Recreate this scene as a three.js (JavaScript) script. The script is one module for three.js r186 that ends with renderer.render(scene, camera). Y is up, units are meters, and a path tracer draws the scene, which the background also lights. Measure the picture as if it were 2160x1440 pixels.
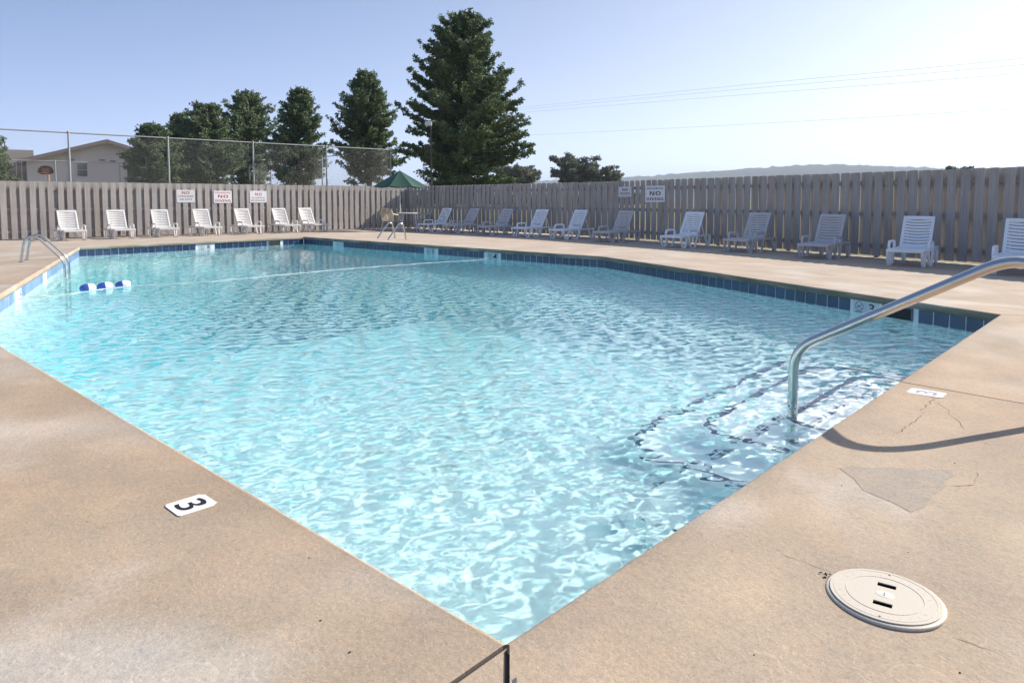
import * as THREE from 'three';
import { ImprovedNoise } from 'three/addons/math/ImprovedNoise.js';
import { mergeGeometries } from 'three/addons/utils/BufferGeometryUtils.js';
import { RoundedBoxGeometry } from 'three/addons/geometries/RoundedBoxGeometry.js';

// ---------------------------------------------------------------- camera, sky, sun, exposure
const scene = new THREE.Scene();
const camera = new THREE.PerspectiveCamera(2 * Math.atan(720 / 1483) * 180 / Math.PI, 1.5, 0.05, 9000);
camera.position.set(0, 1.22, 0);
camera.rotation.x = -Math.atan(106 / 1483);
camera.setViewOffset(2160, 1440, 0, 192, 2160, 1440);           // shifted lens
const renderer = new THREE.WebGLRenderer({ antialias: true });
renderer.toneMapping = THREE.LinearToneMapping;
renderer.toneMappingExposure = 1.45;
renderer.shadowMap.enabled = true;
const SUN = new THREE.Vector3().setFromSphericalCoords(1, THREE.MathUtils.degToRad(90 - 33), THREE.MathUtils.degToRad(180 - 64));
{ // hazy morning sky: blue overhead, whiter towards the horizon and round the sun
  const W = 512, H = 256, d = new Float32Array(W * H * 4), v = new THREE.Vector3();
  const blue = [0.088, 0.200, 0.46], haze = [0.41, 0.435, 0.44], glow = [1.0, 0.98, 0.93];
  for (let j = 0; j < H; j++) for (let i = 0; i < W; i++) {
    const el = ((j + 0.5) / H - 0.5) * Math.PI, ph = ((i + 0.5) / W - 0.5) * 2 * Math.PI;
    v.set(Math.cos(ph) * Math.cos(el), Math.sin(el), Math.sin(ph) * Math.cos(el));
    const g = Math.acos(Math.min(1, v.dot(SUN))) * 180 / Math.PI, e = Math.max(0, el * 180 / Math.PI);
    const low = Math.exp(-e / 6), near = Math.exp(-g / 20), wide = Math.exp(-g / 32);
    for (let c = 0; c < 3; c++) d[(j * W + i) * 4 + c] = 0.84 * (blue[c] * (0.62 + 0.75 * Math.exp(-e / 20)) + haze[c] * low + glow[c] * (near * 1.0 + wide * (0.25 + 3.6 * Math.exp(-e / 13))));
    d[(j * W + i) * 4 + 3] = 1;
  }
  const t = new THREE.DataTexture(d, W, H, THREE.RGBAFormat, THREE.FloatType);
  t.mapping = THREE.EquirectangularReflectionMapping; t.magFilter = THREE.LinearFilter; t.needsUpdate = true;
  scene.background = t; scene.environment = t;
}
const sun = new THREE.DirectionalLight(new THREE.Color(1, 0.93, 0.83), 5.0);
sun.position.copy(SUN).multiplyScalar(60); sun.castShadow = true;
Object.assign(sun.shadow.camera, { left: -45, right: 45, top: 45, bottom: -45, near: 1, far: 160 });
sun.shadow.mapSize.set(4096, 4096);
scene.add(sun, sun.target);

// ---------------------------------------------------------------- helpers
const N = new ImprovedNoise();
let seed = 12345;
const rnd = () => { seed = (Math.imul(seed, 1664525) + 1013904223) >>> 0; return seed / 4294967296; };
const rr = (a, b) => a + (b - a) * rnd();
const V = (x, y, z) => new THREE.Vector3(x, y, z);
const lin = (r, g, b) => new THREE.Color().setRGB(r, g, b);
const taken = new Map();
function numbered(name) { const n = taken.get(name) ?? 0; taken.set(name, n + 1); return n ? `${name}_${String(n).padStart(3, '0')}` : name; }
function tag(o, label, category, group, kind) {
  if (label) o.userData.label = label; if (category) o.userData.category = category;
  if (group) o.userData.group = group; if (kind) o.userData.kind = kind; return o;
}
function part(name, geo, mat, parent) { const m = new THREE.Mesh(geo, mat); m.name = name; m.castShadow = m.receiveShadow = true; parent.add(m); return m; }
function thing(name, label, category, pos = [0, 0, 0], turn = 0, group) {
  const o = new THREE.Group(); o.name = numbered(name); o.position.set(...pos); o.rotation.y = turn; scene.add(o); return tag(o, label, category, group);
}
function ground(name, geo, mat) { const m = part(numbered(name), geo, mat, scene); return tag(m, null, null, null, 'structure'); }
function copyOf(src, label, pos, turn) { const c = src.clone(); c.name = numbered(src.name.replace(/_\d{3}$/, '')); c.userData = { ...src.userData, label }; c.position.set(...pos); c.rotation.y = turn; scene.add(c); return c; }
const box = (w, h, d, x = 0, y = 0, z = 0) => new THREE.BoxGeometry(w, h, d).translate(x, y, z);
const rbox = (w, h, d, r, x = 0, y = 0, z = 0) => new RoundedBoxGeometry(w, h, d, 2, r).translate(x, y, z);
const cyl = (r0, r1, h, n = 12, x = 0, y = 0, z = 0) => new THREE.CylinderGeometry(r1, r0, h, n).translate(x, y + h / 2, z);
function tube(pts, r, seg = 40, n = 10, tension = 0.5) { return new THREE.TubeGeometry(new THREE.CatmullRomCurve3(pts.map((p) => V(...p)), false, 'catmullrom', tension), seg, r, n, false); }
function bent(pts, r, radii, n = 12) {          // straight runs joined by round bends
  const path = new THREE.CurvePath(); let from = V(...pts[0]);
  for (let i = 1; i < pts.length - 1; i++) {
    const p = V(...pts[i]), radius = radii[i - 1] ?? radii, a = p.clone().lerp(V(...pts[i - 1]), Math.min(0.48, radius / p.distanceTo(V(...pts[i - 1])))), b = p.clone().lerp(V(...pts[i + 1]), Math.min(0.48, radius / p.distanceTo(V(...pts[i + 1]))));
    path.add(new THREE.LineCurve3(from, a)); path.add(new THREE.QuadraticBezierCurve3(a, p, b)); from = b;
  }
  path.add(new THREE.LineCurve3(from, V(...pts[pts.length - 1])));
  return new THREE.TubeGeometry(path, 90, r, n, false);
}
function fbm(x, y, z, o = 4) { let s = 0, a = 0.5; for (let i = 0; i < o; i++) { s += a * N.noise(x, y, z + i * 7.3); x *= 2.03; y *= 2.03; a *= 0.5; } return s; }
function dataTex(n, m, f, { srgb = false, repeat, float = false } = {}) {
  const d = float ? new Float32Array(n * m * 4) : new Uint8Array(n * m * 4), k = float ? 1 : 255;
  for (let j = 0; j < m; j++) for (let i = 0; i < n; i++) { const c = f(i / n, j / m, i, j), o = (j * n + i) * 4; for (let q = 0; q < 3; q++) d[o + q] = Math.max(0, Math.min(k, (c.length ? c[q] : c) * k)); d[o + 3] = k; }
  const t = new THREE.DataTexture(d, n, m, THREE.RGBAFormat, float ? THREE.FloatType : THREE.UnsignedByteType);
  t.wrapS = t.wrapT = THREE.RepeatWrapping; t.magFilter = THREE.LinearFilter; if (srgb) t.colorSpace = THREE.SRGBColorSpace; if (repeat) t.repeat.set(...repeat); t.needsUpdate = true; return t;
}
// noise that repeats with period 1 in u and v
function tileNoise(u, v, f, s) { const P = (a, b) => N.noise(a * f, b * f, s); const wu = u, wv = v; return (P(u, v) * (1 - wu) * (1 - wv) + P(u - 1, v) * wu * (1 - wv) + P(u, v - 1) * (1 - wu) * wv + P(u - 1, v - 1) * wu * wv) / Math.sqrt(((1 - wu) ** 2 + wu ** 2) * ((1 - wv) ** 2 + wv ** 2)); }
function worldUV(g, k = 1) { const p = g.attributes.position, uv = new Float32Array(p.count * 2); for (let i = 0; i < p.count; i++) { uv[i * 2] = p.getX(i) * k; uv[i * 2 + 1] = p.getZ(i) * k; } g.setAttribute('uv', new THREE.BufferAttribute(uv, 2)); return g; }
function canvasTex(w, h, draw) { const c = document.createElement('canvas'); c.width = w; c.height = h; const x = c.getContext('2d'); draw(x, w, h); const t = new THREE.CanvasTexture(c); t.colorSpace = THREE.SRGBColorSpace; return t; }
function fitText(x, s, cx, y, width, size, color, bold = true) { x.font = `${bold ? 'bold ' : ''}${size}px sans-serif`; x.fillStyle = color; x.textAlign = 'center'; x.textBaseline = 'alphabetic'; x.save(); x.translate(cx, y); x.scale(width / x.measureText(s).width, 1); x.fillText(s, 0, 0); x.restore(); }
const std = (c, roughness = 0.7, extra = {}) => new THREE.MeshStandardMaterial({ color: c, roughness, ...extra });

// ---------------------------------------------------------------- the plan (metres; the pool's coping is at y = 0)
const POOL = [[-0.016, -1.841], [5.253, -7.458], [2.004, -15.194], [-6.989, -23.53], [-11.305, -18.282], [-5.70, -7.116]];
const EDGE = POOL.map((a, i) => { const b = POOL[(i + 1) % 6], l = Math.hypot(b[0] - a[0], b[1] - a[1]), e = [(b[0] - a[0]) / l, (b[1] - a[1]) / l]; return { a, b, l, e, n: [-e[1], e[0]] }; });   // n points out of the pool
const SLOPE = 0.02, RUN = 6, WATER = -0.24;
function outside(x, z) { let d = -99; for (const k of EDGE) d = Math.max(d, (x - k.a[0]) * k.n[0] + (z - k.a[1]) * k.n[1]); return d; }
const deckY = (x, z) => -SLOPE * Math.min(Math.max(outside(x, z), 0), RUN);       // the deck falls away from the pool
const poolAt = (i, s, t = 0) => [EDGE[i].a[0] + EDGE[i].e[0] * s - EDGE[i].n[0] * t, EDGE[i].a[1] + EDGE[i].e[1] * s - EDGE[i].n[1] * t];   // s along edge i, t into the pool

// ---------------------------------------------------------------- concrete deck
const TAN = [0.405, 0.316, 0.228];
const concreteMap = dataTex(1024, 1024, (u, v, i, j) => {
  const a = tileNoise(u, v, 5, 1.5), b = tileNoise(u, v, 17, 4.5), c = tileNoise(u, v, 75, 8.5), d = tileNoise(u, v, 190, 3.5), s = rnd();
  let t = 0.8 + 0.05 * a + 0.05 * b + 0.08 * c + 0.13 * d + 0.24 * (s - 0.5); if (s > 0.98) t *= 1.2; if (s < 0.015) t *= 0.68; const hair = Math.abs(tileNoise(u, v, 4, 21.5) + 0.35 * tileNoise(u, v, 13, 23.5)); if (hair < 0.006) t *= 1.13;
  if (d > 0.5 && c > 0.1) t *= 0.80; if (s > 0.9985) t *= 0.6;
  return [t, t * (1 - 0.02 * b - 0.03 * c), t * (1 - 0.05 * b - 0.03 * a - 0.06 * c)];
});
const concreteBump = dataTex(1024, 1024, (u, v) => 0.55 + 0.16 * tileNoise(u, v, 48, 2.5) + 0.2 * tileNoise(u, v, 130, 5.5) + 0.2 * (rnd() - 0.5) - (tileNoise(u, v, 190, 3.5) > 0.5 ? 0.22 : 0));
for (const t of [concreteMap, concreteBump]) t.repeat.set(1 / 1.9, 1 / 1.9);
const concrete = new THREE.MeshStandardMaterial({ vertexColors: true, map: concreteMap, bumpMap: concreteBump, bumpScale: 0.0019, roughness: 0.92 });
function deckTone(x, z) {                       // washed-out, rusty and pale areas of the old broom-finished concrete
  const w = fbm(x * 0.35, z * 0.35, 3.3), m = fbm(x * 0.9 + 4, z * 0.9, 8.1), streak = fbm(x * 2.1 + z * 0.9, z * 0.7 - x * 0.4, 5.7), f = fbm(x * 3.1, z * 3.1, 1.2, 3);
  const pale = THREE.MathUtils.smoothstep(m + 0.55 * streak + 0.25 * f, -0.05, 0.42), rust = THREE.MathUtils.clamp(0.30 - 1.3 * w + 0.5 * f, 0, 1);
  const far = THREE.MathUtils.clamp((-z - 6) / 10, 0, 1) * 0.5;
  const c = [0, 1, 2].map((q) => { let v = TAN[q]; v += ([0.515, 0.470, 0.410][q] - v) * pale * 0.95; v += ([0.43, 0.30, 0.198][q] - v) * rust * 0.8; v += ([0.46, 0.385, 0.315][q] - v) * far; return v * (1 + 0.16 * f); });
  const blot = 1 + 0.13 * THREE.MathUtils.clamp(2.2 * fbm(x * 1.6 + 9, z * 1.6, 4.4, 3), -1, 1); return c.map((v) => v * blot / 0.8);
}
const deck = new THREE.Group(); deck.name = numbered('pool_deck'); scene.add(deck); tag(deck, null, null, null, 'structure');
function slab(a, b, b2, a2, edgeFace, tone = 1, stainShade = 0.5, cell = 0.16) {   // a-b along the pool, a2-b2 further out
  const nu = Math.max(2, Math.ceil(Math.hypot(b[0] - a[0], b[1] - a[1]) / cell)), nv = 42, pos = [], col = [], uv = [], idx = [], rows = [];
  const put = (x, y, z, c) => { pos.push(x, y, z); col.push(...c); uv.push(x, z); };
  for (let j = 0; j <= nv; j++) rows.push(Math.pow(j / nv, 1.5));
  for (const t of rows) for (let i = 0; i <= nu; i++) {
    const s = i / nu, x = (a[0] * (1 - s) + b[0] * s) * (1 - t) + (a2[0] * (1 - s) + b2[0] * s) * t, z = (a[1] * (1 - s) + b[1] * s) * (1 - t) + (a2[1] * (1 - s) + b2[1] * s) * t;
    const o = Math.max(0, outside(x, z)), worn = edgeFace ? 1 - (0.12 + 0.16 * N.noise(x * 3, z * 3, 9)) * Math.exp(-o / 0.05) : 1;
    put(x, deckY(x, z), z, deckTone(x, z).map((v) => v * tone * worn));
  }
  const w = nu + 1; for (let j = 0; j < nv; j++) for (let i = 0; i < nu; i++) { const k = j * w + i; idx.push(k, k + w, k + 1, k + 1, k + w, k + w + 1); }
  if (edgeFace) {                               // rounded nose, then the face that hangs over the tile band
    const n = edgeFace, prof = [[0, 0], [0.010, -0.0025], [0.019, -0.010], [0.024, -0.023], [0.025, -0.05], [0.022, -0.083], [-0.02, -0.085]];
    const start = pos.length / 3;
    prof.forEach(([o, y], r) => { for (let i = 0; i <= nu; i++) { const s = i / nu, x = a[0] * (1 - s) + b[0] * s, z = a[1] * (1 - s) + b[1] * s, g = stainShade * THREE.MathUtils.clamp(0.75 + 1.1 * N.noise(x * 2.3, z * 2.3, r * 0.4), 0.2, 1) * Math.min(1, r / 3); const c = deckTone(x, z), st = [0.13, 0.135, 0.09]; const ch = r ? 0.004 * N.noise(x * 8, z * 8, 2.2) + 0.003 * N.noise(x * 31, z * 31, 4.2) : 0; pos.push(x - n[0] * (o + ch), y - Math.max(0, ch) * 0.4, z - n[1] * (o + ch)); uv.push(x + z, y * 3 + x); col.push(...c.map((v, q) => (v * tone * (1 - g) + st[q] / 0.8 * g))); } });  // olive stain plus painted shade, strongest on the sides away from the sun
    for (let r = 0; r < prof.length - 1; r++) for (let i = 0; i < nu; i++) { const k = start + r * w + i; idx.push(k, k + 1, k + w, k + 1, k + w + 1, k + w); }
  }
  for (const [p, q] of [[a, a2], [b, b2]]) { const st = pos.length / 3, dark = [0.2, 0.16, 0.13]; put(p[0], 0, p[1], dark); put(q[0], deckY(q[0], q[1]), q[1], dark); put(q[0], -0.2, q[1], dark); put(p[0], -0.085, p[1], dark); idx.push(st, st + 1, st + 2, st, st + 2, st + 3); }
  const g = new THREE.BufferGeometry(); g.setAttribute('position', new THREE.Float32BufferAttribute(pos, 3)); g.setAttribute('color', new THREE.Float32BufferAttribute(col, 3)); g.setAttribute('uv', new THREE.Float32BufferAttribute(uv, 2)); g.setIndex(idx); g.computeVertexNormals();
  return part('concrete_slab', g, concrete, deck);
}
const OUT = POOL.map((a, i) => { const p = EDGE[(i + 5) % 6].n, k = EDGE[i].n, d = 1 + p[0] * k[0] + p[1] * k[1]; return [a[0] + RUN * (p[0] + k[0]) / d, a[1] + RUN * (p[1] + k[1]) / d]; });
const inset = (p, e, g) => [p[0] + e[0] * g, p[1] + e[1] * g];
const outw = (p, n, d) => [p[0] + n[0] * d, p[1] + n[1] * d];
const GAP = 0.0065;
{
  const [E0, E1, E2, E3, E4, E5] = EDGE;
  // the right-hand slabs: first from the corner joint to a cross joint, then to the next corner
  const J = poolAt(0, 3.86), Jo = outw(J, E0.n, RUN);
  const A0 = inset(E0.a, E0.e, 0.014), A0o = [0.022, E0.a[1] + 6.9];
  slab(A0, inset(J, E0.e, -GAP), inset(Jo, E0.e, -GAP), A0o, E0.n, 1.0, 0.25, 0.1);
  slab(inset(J, E0.e, GAP), inset(E0.b, E0.e, -GAP), inset(OUT[1], E0.e, -GAP), inset(Jo, E0.e, GAP), E0.n, 1.03, 0.3);
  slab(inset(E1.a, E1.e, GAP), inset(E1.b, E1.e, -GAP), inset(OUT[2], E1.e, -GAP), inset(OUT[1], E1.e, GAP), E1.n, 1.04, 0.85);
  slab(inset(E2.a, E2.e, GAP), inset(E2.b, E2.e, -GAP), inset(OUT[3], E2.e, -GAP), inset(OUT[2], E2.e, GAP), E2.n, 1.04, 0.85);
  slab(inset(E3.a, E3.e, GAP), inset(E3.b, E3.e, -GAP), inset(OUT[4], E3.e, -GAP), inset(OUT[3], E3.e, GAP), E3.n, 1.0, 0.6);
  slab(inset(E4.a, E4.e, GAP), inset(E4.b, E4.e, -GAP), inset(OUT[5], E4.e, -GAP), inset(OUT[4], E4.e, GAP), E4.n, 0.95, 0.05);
  const A5 = inset(E5.b, E5.e, -0.012);
  slab(inset(E5.a, E5.e, GAP), A5, outw(A5, E5.n, 6.4), inset(OUT[5], E5.e, GAP), E5.n, 0.97, 0.2, 0.1);
  // the wedge between the two joints at the near corner
  const wl = inset(E5.b, E5.e, 0.004), wr = [-0.022, E5.b[1] + 0.02];
  slab(wl, wr, [-0.020, E5.b[1] + 6.9], outw(wl, E5.n, 6.4), null, 1.0, 0, 0.1);
  // dark packed joint filler under the gaps
  const f = []; const strip = (p, q, w) => { const l = Math.hypot(q[0] - p[0], q[1] - p[1]), nx = -(q[1] - p[1]) / l * w, nz = (q[0] - p[0]) / l * w, y0 = deckY(...p) - 0.009, y1 = deckY(...q) - 0.009; f.push(p[0] - nx, y0, p[1] - nz, p[0] + nx, y0, p[1] + nz, q[0] + nx, y1, q[1] + nz, p[0] - nx, y0, p[1] - nz, q[0] + nx, y1, q[1] + nz, q[0] - nx, y1, q[1] - nz); };
  strip(J, Jo, 0.02); for (let i = 1; i < 6; i++) strip(POOL[i], OUT[i], 0.03); strip(outw(E5.b, E5.n, 0.01), outw(E5.b, E5.n, 6.2), 0.03); strip([0, E0.a[1] + 0.015], [0, E0.a[1] + 6.8], 0.04);
  const g = new THREE.BufferGeometry(); g.setAttribute('position', new THREE.Float32BufferAttribute(f, 3)); g.computeVertexNormals(); part('joint_filler', g, std(lin(0.06, 0.052, 0.045), 0.95, { side: THREE.DoubleSide }), deck);
  part('expansion_strip', mergeGeometries([box(0.012, 0.03, 3, 0.006, -0.017, E0.a[1] + 1.53)]), std(lin(0.10, 0.10, 0.105), 0.5), deck);
  // the level part of the deck out to the fences
  const sh = new THREE.Shape([[-4.3, -36.2], [-27.5, -17.0], [-27, 10], [16, 10], [15.4, -5.0], [10.17, -13.84], [3.60, -24.94]].map(([x, z]) => new THREE.Vector2(x, -z)));
  sh.holes.push(new THREE.Path(OUT.map(([x, z]) => new THREE.Vector2(x, -z))));
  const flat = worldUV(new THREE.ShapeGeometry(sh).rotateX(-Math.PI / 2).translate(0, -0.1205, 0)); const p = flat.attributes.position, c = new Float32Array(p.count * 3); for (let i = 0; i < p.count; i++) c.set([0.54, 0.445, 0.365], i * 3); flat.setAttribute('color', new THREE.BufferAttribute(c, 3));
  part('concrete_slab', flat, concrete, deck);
  // hairline cracks and a grey patched area near the handrail
  const crack = std(lin(0.10, 0.08, 0.065), 0.95), crk = (pts, w) => { const q = [], id = []; pts.forEach(([x, z], i) => { const a = pts[Math.max(0, i - 1)], b = pts[Math.min(pts.length - 1, i + 1)], l = Math.hypot(b[0] - a[0], b[1] - a[1]), ww = w * 0.62 * (0.2 + 1.2 * rnd()) * (i === 0 || i === pts.length - 1 ? 0.2 : 1), nx = -(b[1] - a[1]) / l * ww, nz = (b[0] - a[0]) / l * ww, y = deckY(x, z) + 0.0012; q.push(x - nx, y, z - nz, x + nx, y, z + nz); if (i) id.push(i * 2 - 2, i * 2, i * 2 - 1, i * 2 - 1, i * 2, i * 2 + 1); }); const g = new THREE.BufferGeometry(); g.setAttribute('position', new THREE.Float32BufferAttribute(q, 3)); g.setIndex(id); g.computeVertexNormals(); return g; };
  const wander = (p, q, n, j) => Array.from({ length: n + 1 }, (_, i) => { const t = i / n; return [p[0] + (q[0] - p[0]) * t + rr(-j, j), p[1] + (q[1] - p[1]) * t + rr(-j, j)]; });
  const cracks = [crk(wander([2.35, -3.95], [2.62, -4.30], 12, 0.018), 0.0022), crk(wander([2.62, -4.30], [2.45, -3.72], 14, 0.02), 0.0018), crk(wander([2.03, -3.62], [2.35, -3.95], 14, 0.014), 0.0026), crk(wander([1.67, -2.93], [2.02, -2.98], 12, 0.01), 0.0022), crk(wander([2.02, -2.98], [2.12, -3.12], 6, 0.008), 0.0014), crk(wander([0.93, -2.36], [1.07, -2.24], 6, 0.006), 0.0016), crk(wander([1.25, -1.92], [1.36, -1.82], 6, 0.006), 0.0012)];
  const ps = new THREE.Shape([[1.50, -3.14], [1.58, -3.165], [1.66, -3.15], [1.75, -3.16], [1.86, -3.135], [2.01, -3.14], [1.985, -3.07], [1.91, -3.02], [1.85, -2.93], [1.76, -2.86], [1.67, -2.755], [1.58, -2.70], [1.55, -2.79], [1.49, -2.90], [1.51, -3.02]].map(([x, z]) => new THREE.Vector2(x, -z))), pg = worldUV(new THREE.ShapeGeometry(ps).rotateX(-Math.PI / 2)), pq = pg.attributes.position, pc = []; for (let i = 0; i < pq.count; i++) { pq.setY(i, deckY(pq.getX(i), pq.getZ(i)) + 0.0012); pc.push(0.455, 0.375, 0.295); } pg.setAttribute('color', new THREE.Float32BufferAttribute(pc, 3)); part('mortar_patch', pg, concrete, deck);
  part('crack', mergeGeometries(cracks), crack, deck).userData.kind = 'stuff';
  const specks = []; for (let i = 0; i < 34; i++) { const z = rr(-5, -1.2), x = rr(-0.72, 0.72) * -z * 1.1; if (outside(x, z) < 0.04) continue; const s = rr(0.0012, 0.0035); specks.push(new THREE.DodecahedronGeometry(s).scale(1.5, 0.5, 1).rotateY(rr(0, 6)).translate(x, deckY(x, z) + s * 0.3, z)); }
  tag(part(numbered('litter'), mergeGeometries(specks), std(lin(0.05, 0.035, 0.025), 0.9), scene), 'tiny dark leaf crumbs and grit scattered on the near deck', 'litter', null, 'stuff');
}

// ---------------------------------------------------------------- pool basin
const plasterMap = dataTex(512, 512, (u, v) => { const a = tileNoise(u, v, 5, 2.2), b = tileNoise(u, v, 14, 6.6), c = tileNoise(u, v, 40, 9.1); const t = 0.9 + 0.07 * a + 0.06 * b + 0.04 * c; return [t, t, t]; }); plasterMap.repeat.set(1 / 3, 1 / 3);
const plaster = new THREE.MeshStandardMaterial({ color: lin(0.84, 0.90, 0.89), map: plasterMap, roughness: 0.85 });
const pool = new THREE.Group(); pool.name = numbered('swimming_pool'); scene.add(pool); tag(pool, null, null, null, 'structure');
const depthAlong = (x, z) => -0.74 * x - 0.67 * z;                        // grows from the shallow end to the deep end
function floorY(x, z) { const u = depthAlong(x, z), s = (a, b, t) => { t = THREE.MathUtils.clamp((t - a) / (b - a), 0, 1); return t * t * (3 - 2 * t); }; return WATER - (0.88 + 0.5 * s(2, 12.3, u) + 1.25 * s(12, 17, u)); }
{
  const g = new THREE.PlaneGeometry(19, 24, 76, 96).rotateX(-Math.PI / 2).translate(-3, 0, -12.8), p = g.attributes.position; for (let i = 0; i < p.count; i++) p.setY(i, floorY(p.getX(i), p.getZ(i)));
  g.computeVertexNormals(); part('pool_floor', worldUV(g), plaster, pool);
  const wallMat = new THREE.MeshStandardMaterial({ color: lin(0.85, 0.92, 0.92), map: plasterMap, roughness: 0.85 });
  const grout = std(lin(0.80, 0.82, 0.84), 0.8);
  for (const k of EDGE) {
    const q = (y0, y1, o) => { const a = outw(k.a, k.n, o), b = outw(k.b, k.n, o); const g = new THREE.BufferGeometry(); g.setAttribute('position', new THREE.Float32BufferAttribute([a[0], y0, a[1], b[0], y0, b[1], b[0], y1, b[1], a[0], y1, a[1]], 3)); g.setAttribute('uv', new THREE.Float32BufferAttribute([0, y0, k.l, y0, k.l, y1, 0, y1], 2)); g.setIndex([0, 2, 1, 0, 3, 2]); g.computeVertexNormals(); return g; };
    part('pool_wall', q(-0.262, -2.9, 0.004), wallMat, pool); part('grout_bed', q(-0.06, -0.262, 0.006), grout, pool);
  }
  // blue waterline tiles, one mesh each, with white depth markers and skimmer mouths let in
  const TW0 = 0.195, TH = 0.166, tileShape = rbox(TW0 - 0.016, TH, 0.012, 0.004), glaze = [[0.022, 0.042, 0.105], [0.027, 0.05, 0.12], [0.020, 0.037, 0.09], [0.032, 0.055, 0.125]].map((c) => new THREE.MeshPhysicalMaterial({ color: lin(...c), roughness: 0.28, clearcoat: 0.6, clearcoatRoughness: 0.15 }));
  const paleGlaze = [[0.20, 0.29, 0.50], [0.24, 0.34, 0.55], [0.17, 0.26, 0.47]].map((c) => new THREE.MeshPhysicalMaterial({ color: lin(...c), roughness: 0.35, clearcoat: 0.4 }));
  const mark = (s, icon) => canvasTex(256, 128, (x, w, h) => {
    x.fillStyle = '#cdd2d6'; x.fillRect(0, 0, w, h); x.fillStyle = '#aab2b8'; x.fillRect(126, 0, 3, h);
    if (icon) { x.strokeStyle = '#343a44'; x.lineWidth = 5; x.beginPath(); x.arc(64, 58, 42, 0, 7); x.stroke(); x.beginPath(); x.moveTo(35, 30); x.lineTo(94, 86); x.stroke(); x.lineWidth = 6; x.beginPath(); x.moveTo(92, 36); x.lineTo(66, 60); x.lineTo(46, 78); x.stroke(); x.beginPath(); x.arc(44, 62, 7, 0, 7); x.fillStyle = '#343a44'; x.fill(); x.fillRect(24, 110, 80, 8); }
    if (s) { x.fillStyle = '#14181f'; x.font = 'bold 118px sans-serif'; x.textAlign = 'center'; x.textBaseline = 'alphabetic'; x.fillText(s, 192, 107); }
  });
  const marks = { 1: [[1.715, '3', true]], 2: [[3.39, '4', true], [5.75, '5', true], [10.15, '', false]], 3: [[3.4, '8', true]], 4: [[6.2, '5', false], [8.82, '4', false]] }, mouths = { 1: [1.25], 3: [1.1] };
  for (let i = 1; i <= 4; i++) {
    const k = EDGE[i], turn = Math.atan2(-k.n[0], -k.n[1]), TW = k.l / Math.round(k.l / 0.195), skip = [...(marks[i] ?? []).map((m) => [m[0], TW]), ...(mouths[i] ?? []).map((s) => [s, 0.22])];
    const n = Math.round(k.l / TW), off = 0;
    for (let j = 0; j < n; j++) {
      const s = off + (j + 0.5) * TW; if (skip.some(([c, w]) => Math.abs(c - s) < w + TW * 0.45)) continue;
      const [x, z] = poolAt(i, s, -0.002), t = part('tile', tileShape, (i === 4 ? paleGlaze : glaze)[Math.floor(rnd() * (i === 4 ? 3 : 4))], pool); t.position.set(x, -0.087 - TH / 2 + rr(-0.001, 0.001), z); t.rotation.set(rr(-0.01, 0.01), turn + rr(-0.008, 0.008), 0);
    }
    for (const [s, txt, icon] of marks[i] ?? []) { const [x, z] = poolAt(i, s, -0.001), m = part('depth_marker', box(TW0 * 2 - 0.01, TH, 0.012), [0, 1, 2, 3, 4, 5].map((f) => f === 4 ? new THREE.MeshPhysicalMaterial({ map: mark(txt, icon), roughness: 0.35 }) : std(lin(0.7, 0.72, 0.72), 0.5)), pool); m.position.set(x, -0.087 - TH / 2, z); m.rotation.y = turn; }
    for (const s of mouths[i] ?? []) {                              // skimmer mouth: a rim round a flat near-black panel, painted shade
      const w = 0.42, dark = std(lin(0.02, 0.022, 0.024), 0.7), rim = std(lin(0.16, 0.17, 0.17), 0.6), m = new THREE.Group(); m.name = 'skimmer_mouth'; pool.add(m); const [x, z] = poolAt(i, s, 0.004); m.position.set(x, -0.087 - TH / 2, z); m.rotation.y = turn;
      part('throat_shade', box(w - 0.03, TH - 0.02, 0.004, 0, 0, -0.0005), dark, m); part('rim', mergeGeometries([box(w, 0.012, 0.014, 0, TH / 2 - 0.006, 0.004), box(0.015, TH, 0.014, w / 2 - 0.0075, 0, 0.0043), box(0.015, TH, 0.014, -w / 2 + 0.0075, 0, 0.0043)]), rim, m);
    }
  }
  // entry steps at the handrail: three rounded treads edged with navy tile
  const K = EDGE[0], steps = new THREE.Group(); steps.name = 'entry_steps'; pool.add(steps);
  const white = new THREE.MeshStandardMaterial({ color: lin(1, 1, 1), map: plasterMap, roughness: 0.8 }), navy = std(lin(0.012, 0.014, 0.075), 0.4);
  [[3.42, 5.22, 0.68, 0.24, 0.26], [3.10, 5.58, 1.19, 0.48, 0.34], [2.64, 5.98, 1.56, 0.72, 0.40]].forEach(([s0, s1, t, d, r]) => {
    const out = (o, rad) => { const q = []; const arc = (cs, ct, a0, a1) => { for (let i = 0; i <= 8; i++) { const a = a0 + (a1 - a0) * i / 8; q.push([cs + rad * Math.cos(a), ct + rad * Math.sin(a)]); } }; q.push([s0 - o, 0]); arc(s0 - o + rad, t + o - rad, Math.PI, Math.PI / 2); arc(s1 + o - rad, t + o - rad, Math.PI / 2, 0); q.push([s1 + o, 0]); return q; };
    const y = WATER - d, pl = out(0, r).map(([s, tt]) => poolAt(0, s, tt)), sh = new THREE.Shape(pl.map(([x, z]) => new THREE.Vector2(x, -z)));
    part('step', worldUV(new THREE.ExtrudeGeometry(sh, { depth: 0.7, bevelEnabled: false }).rotateX(-Math.PI / 2).translate(0, y - 0.7, 0)), white, steps);
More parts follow.
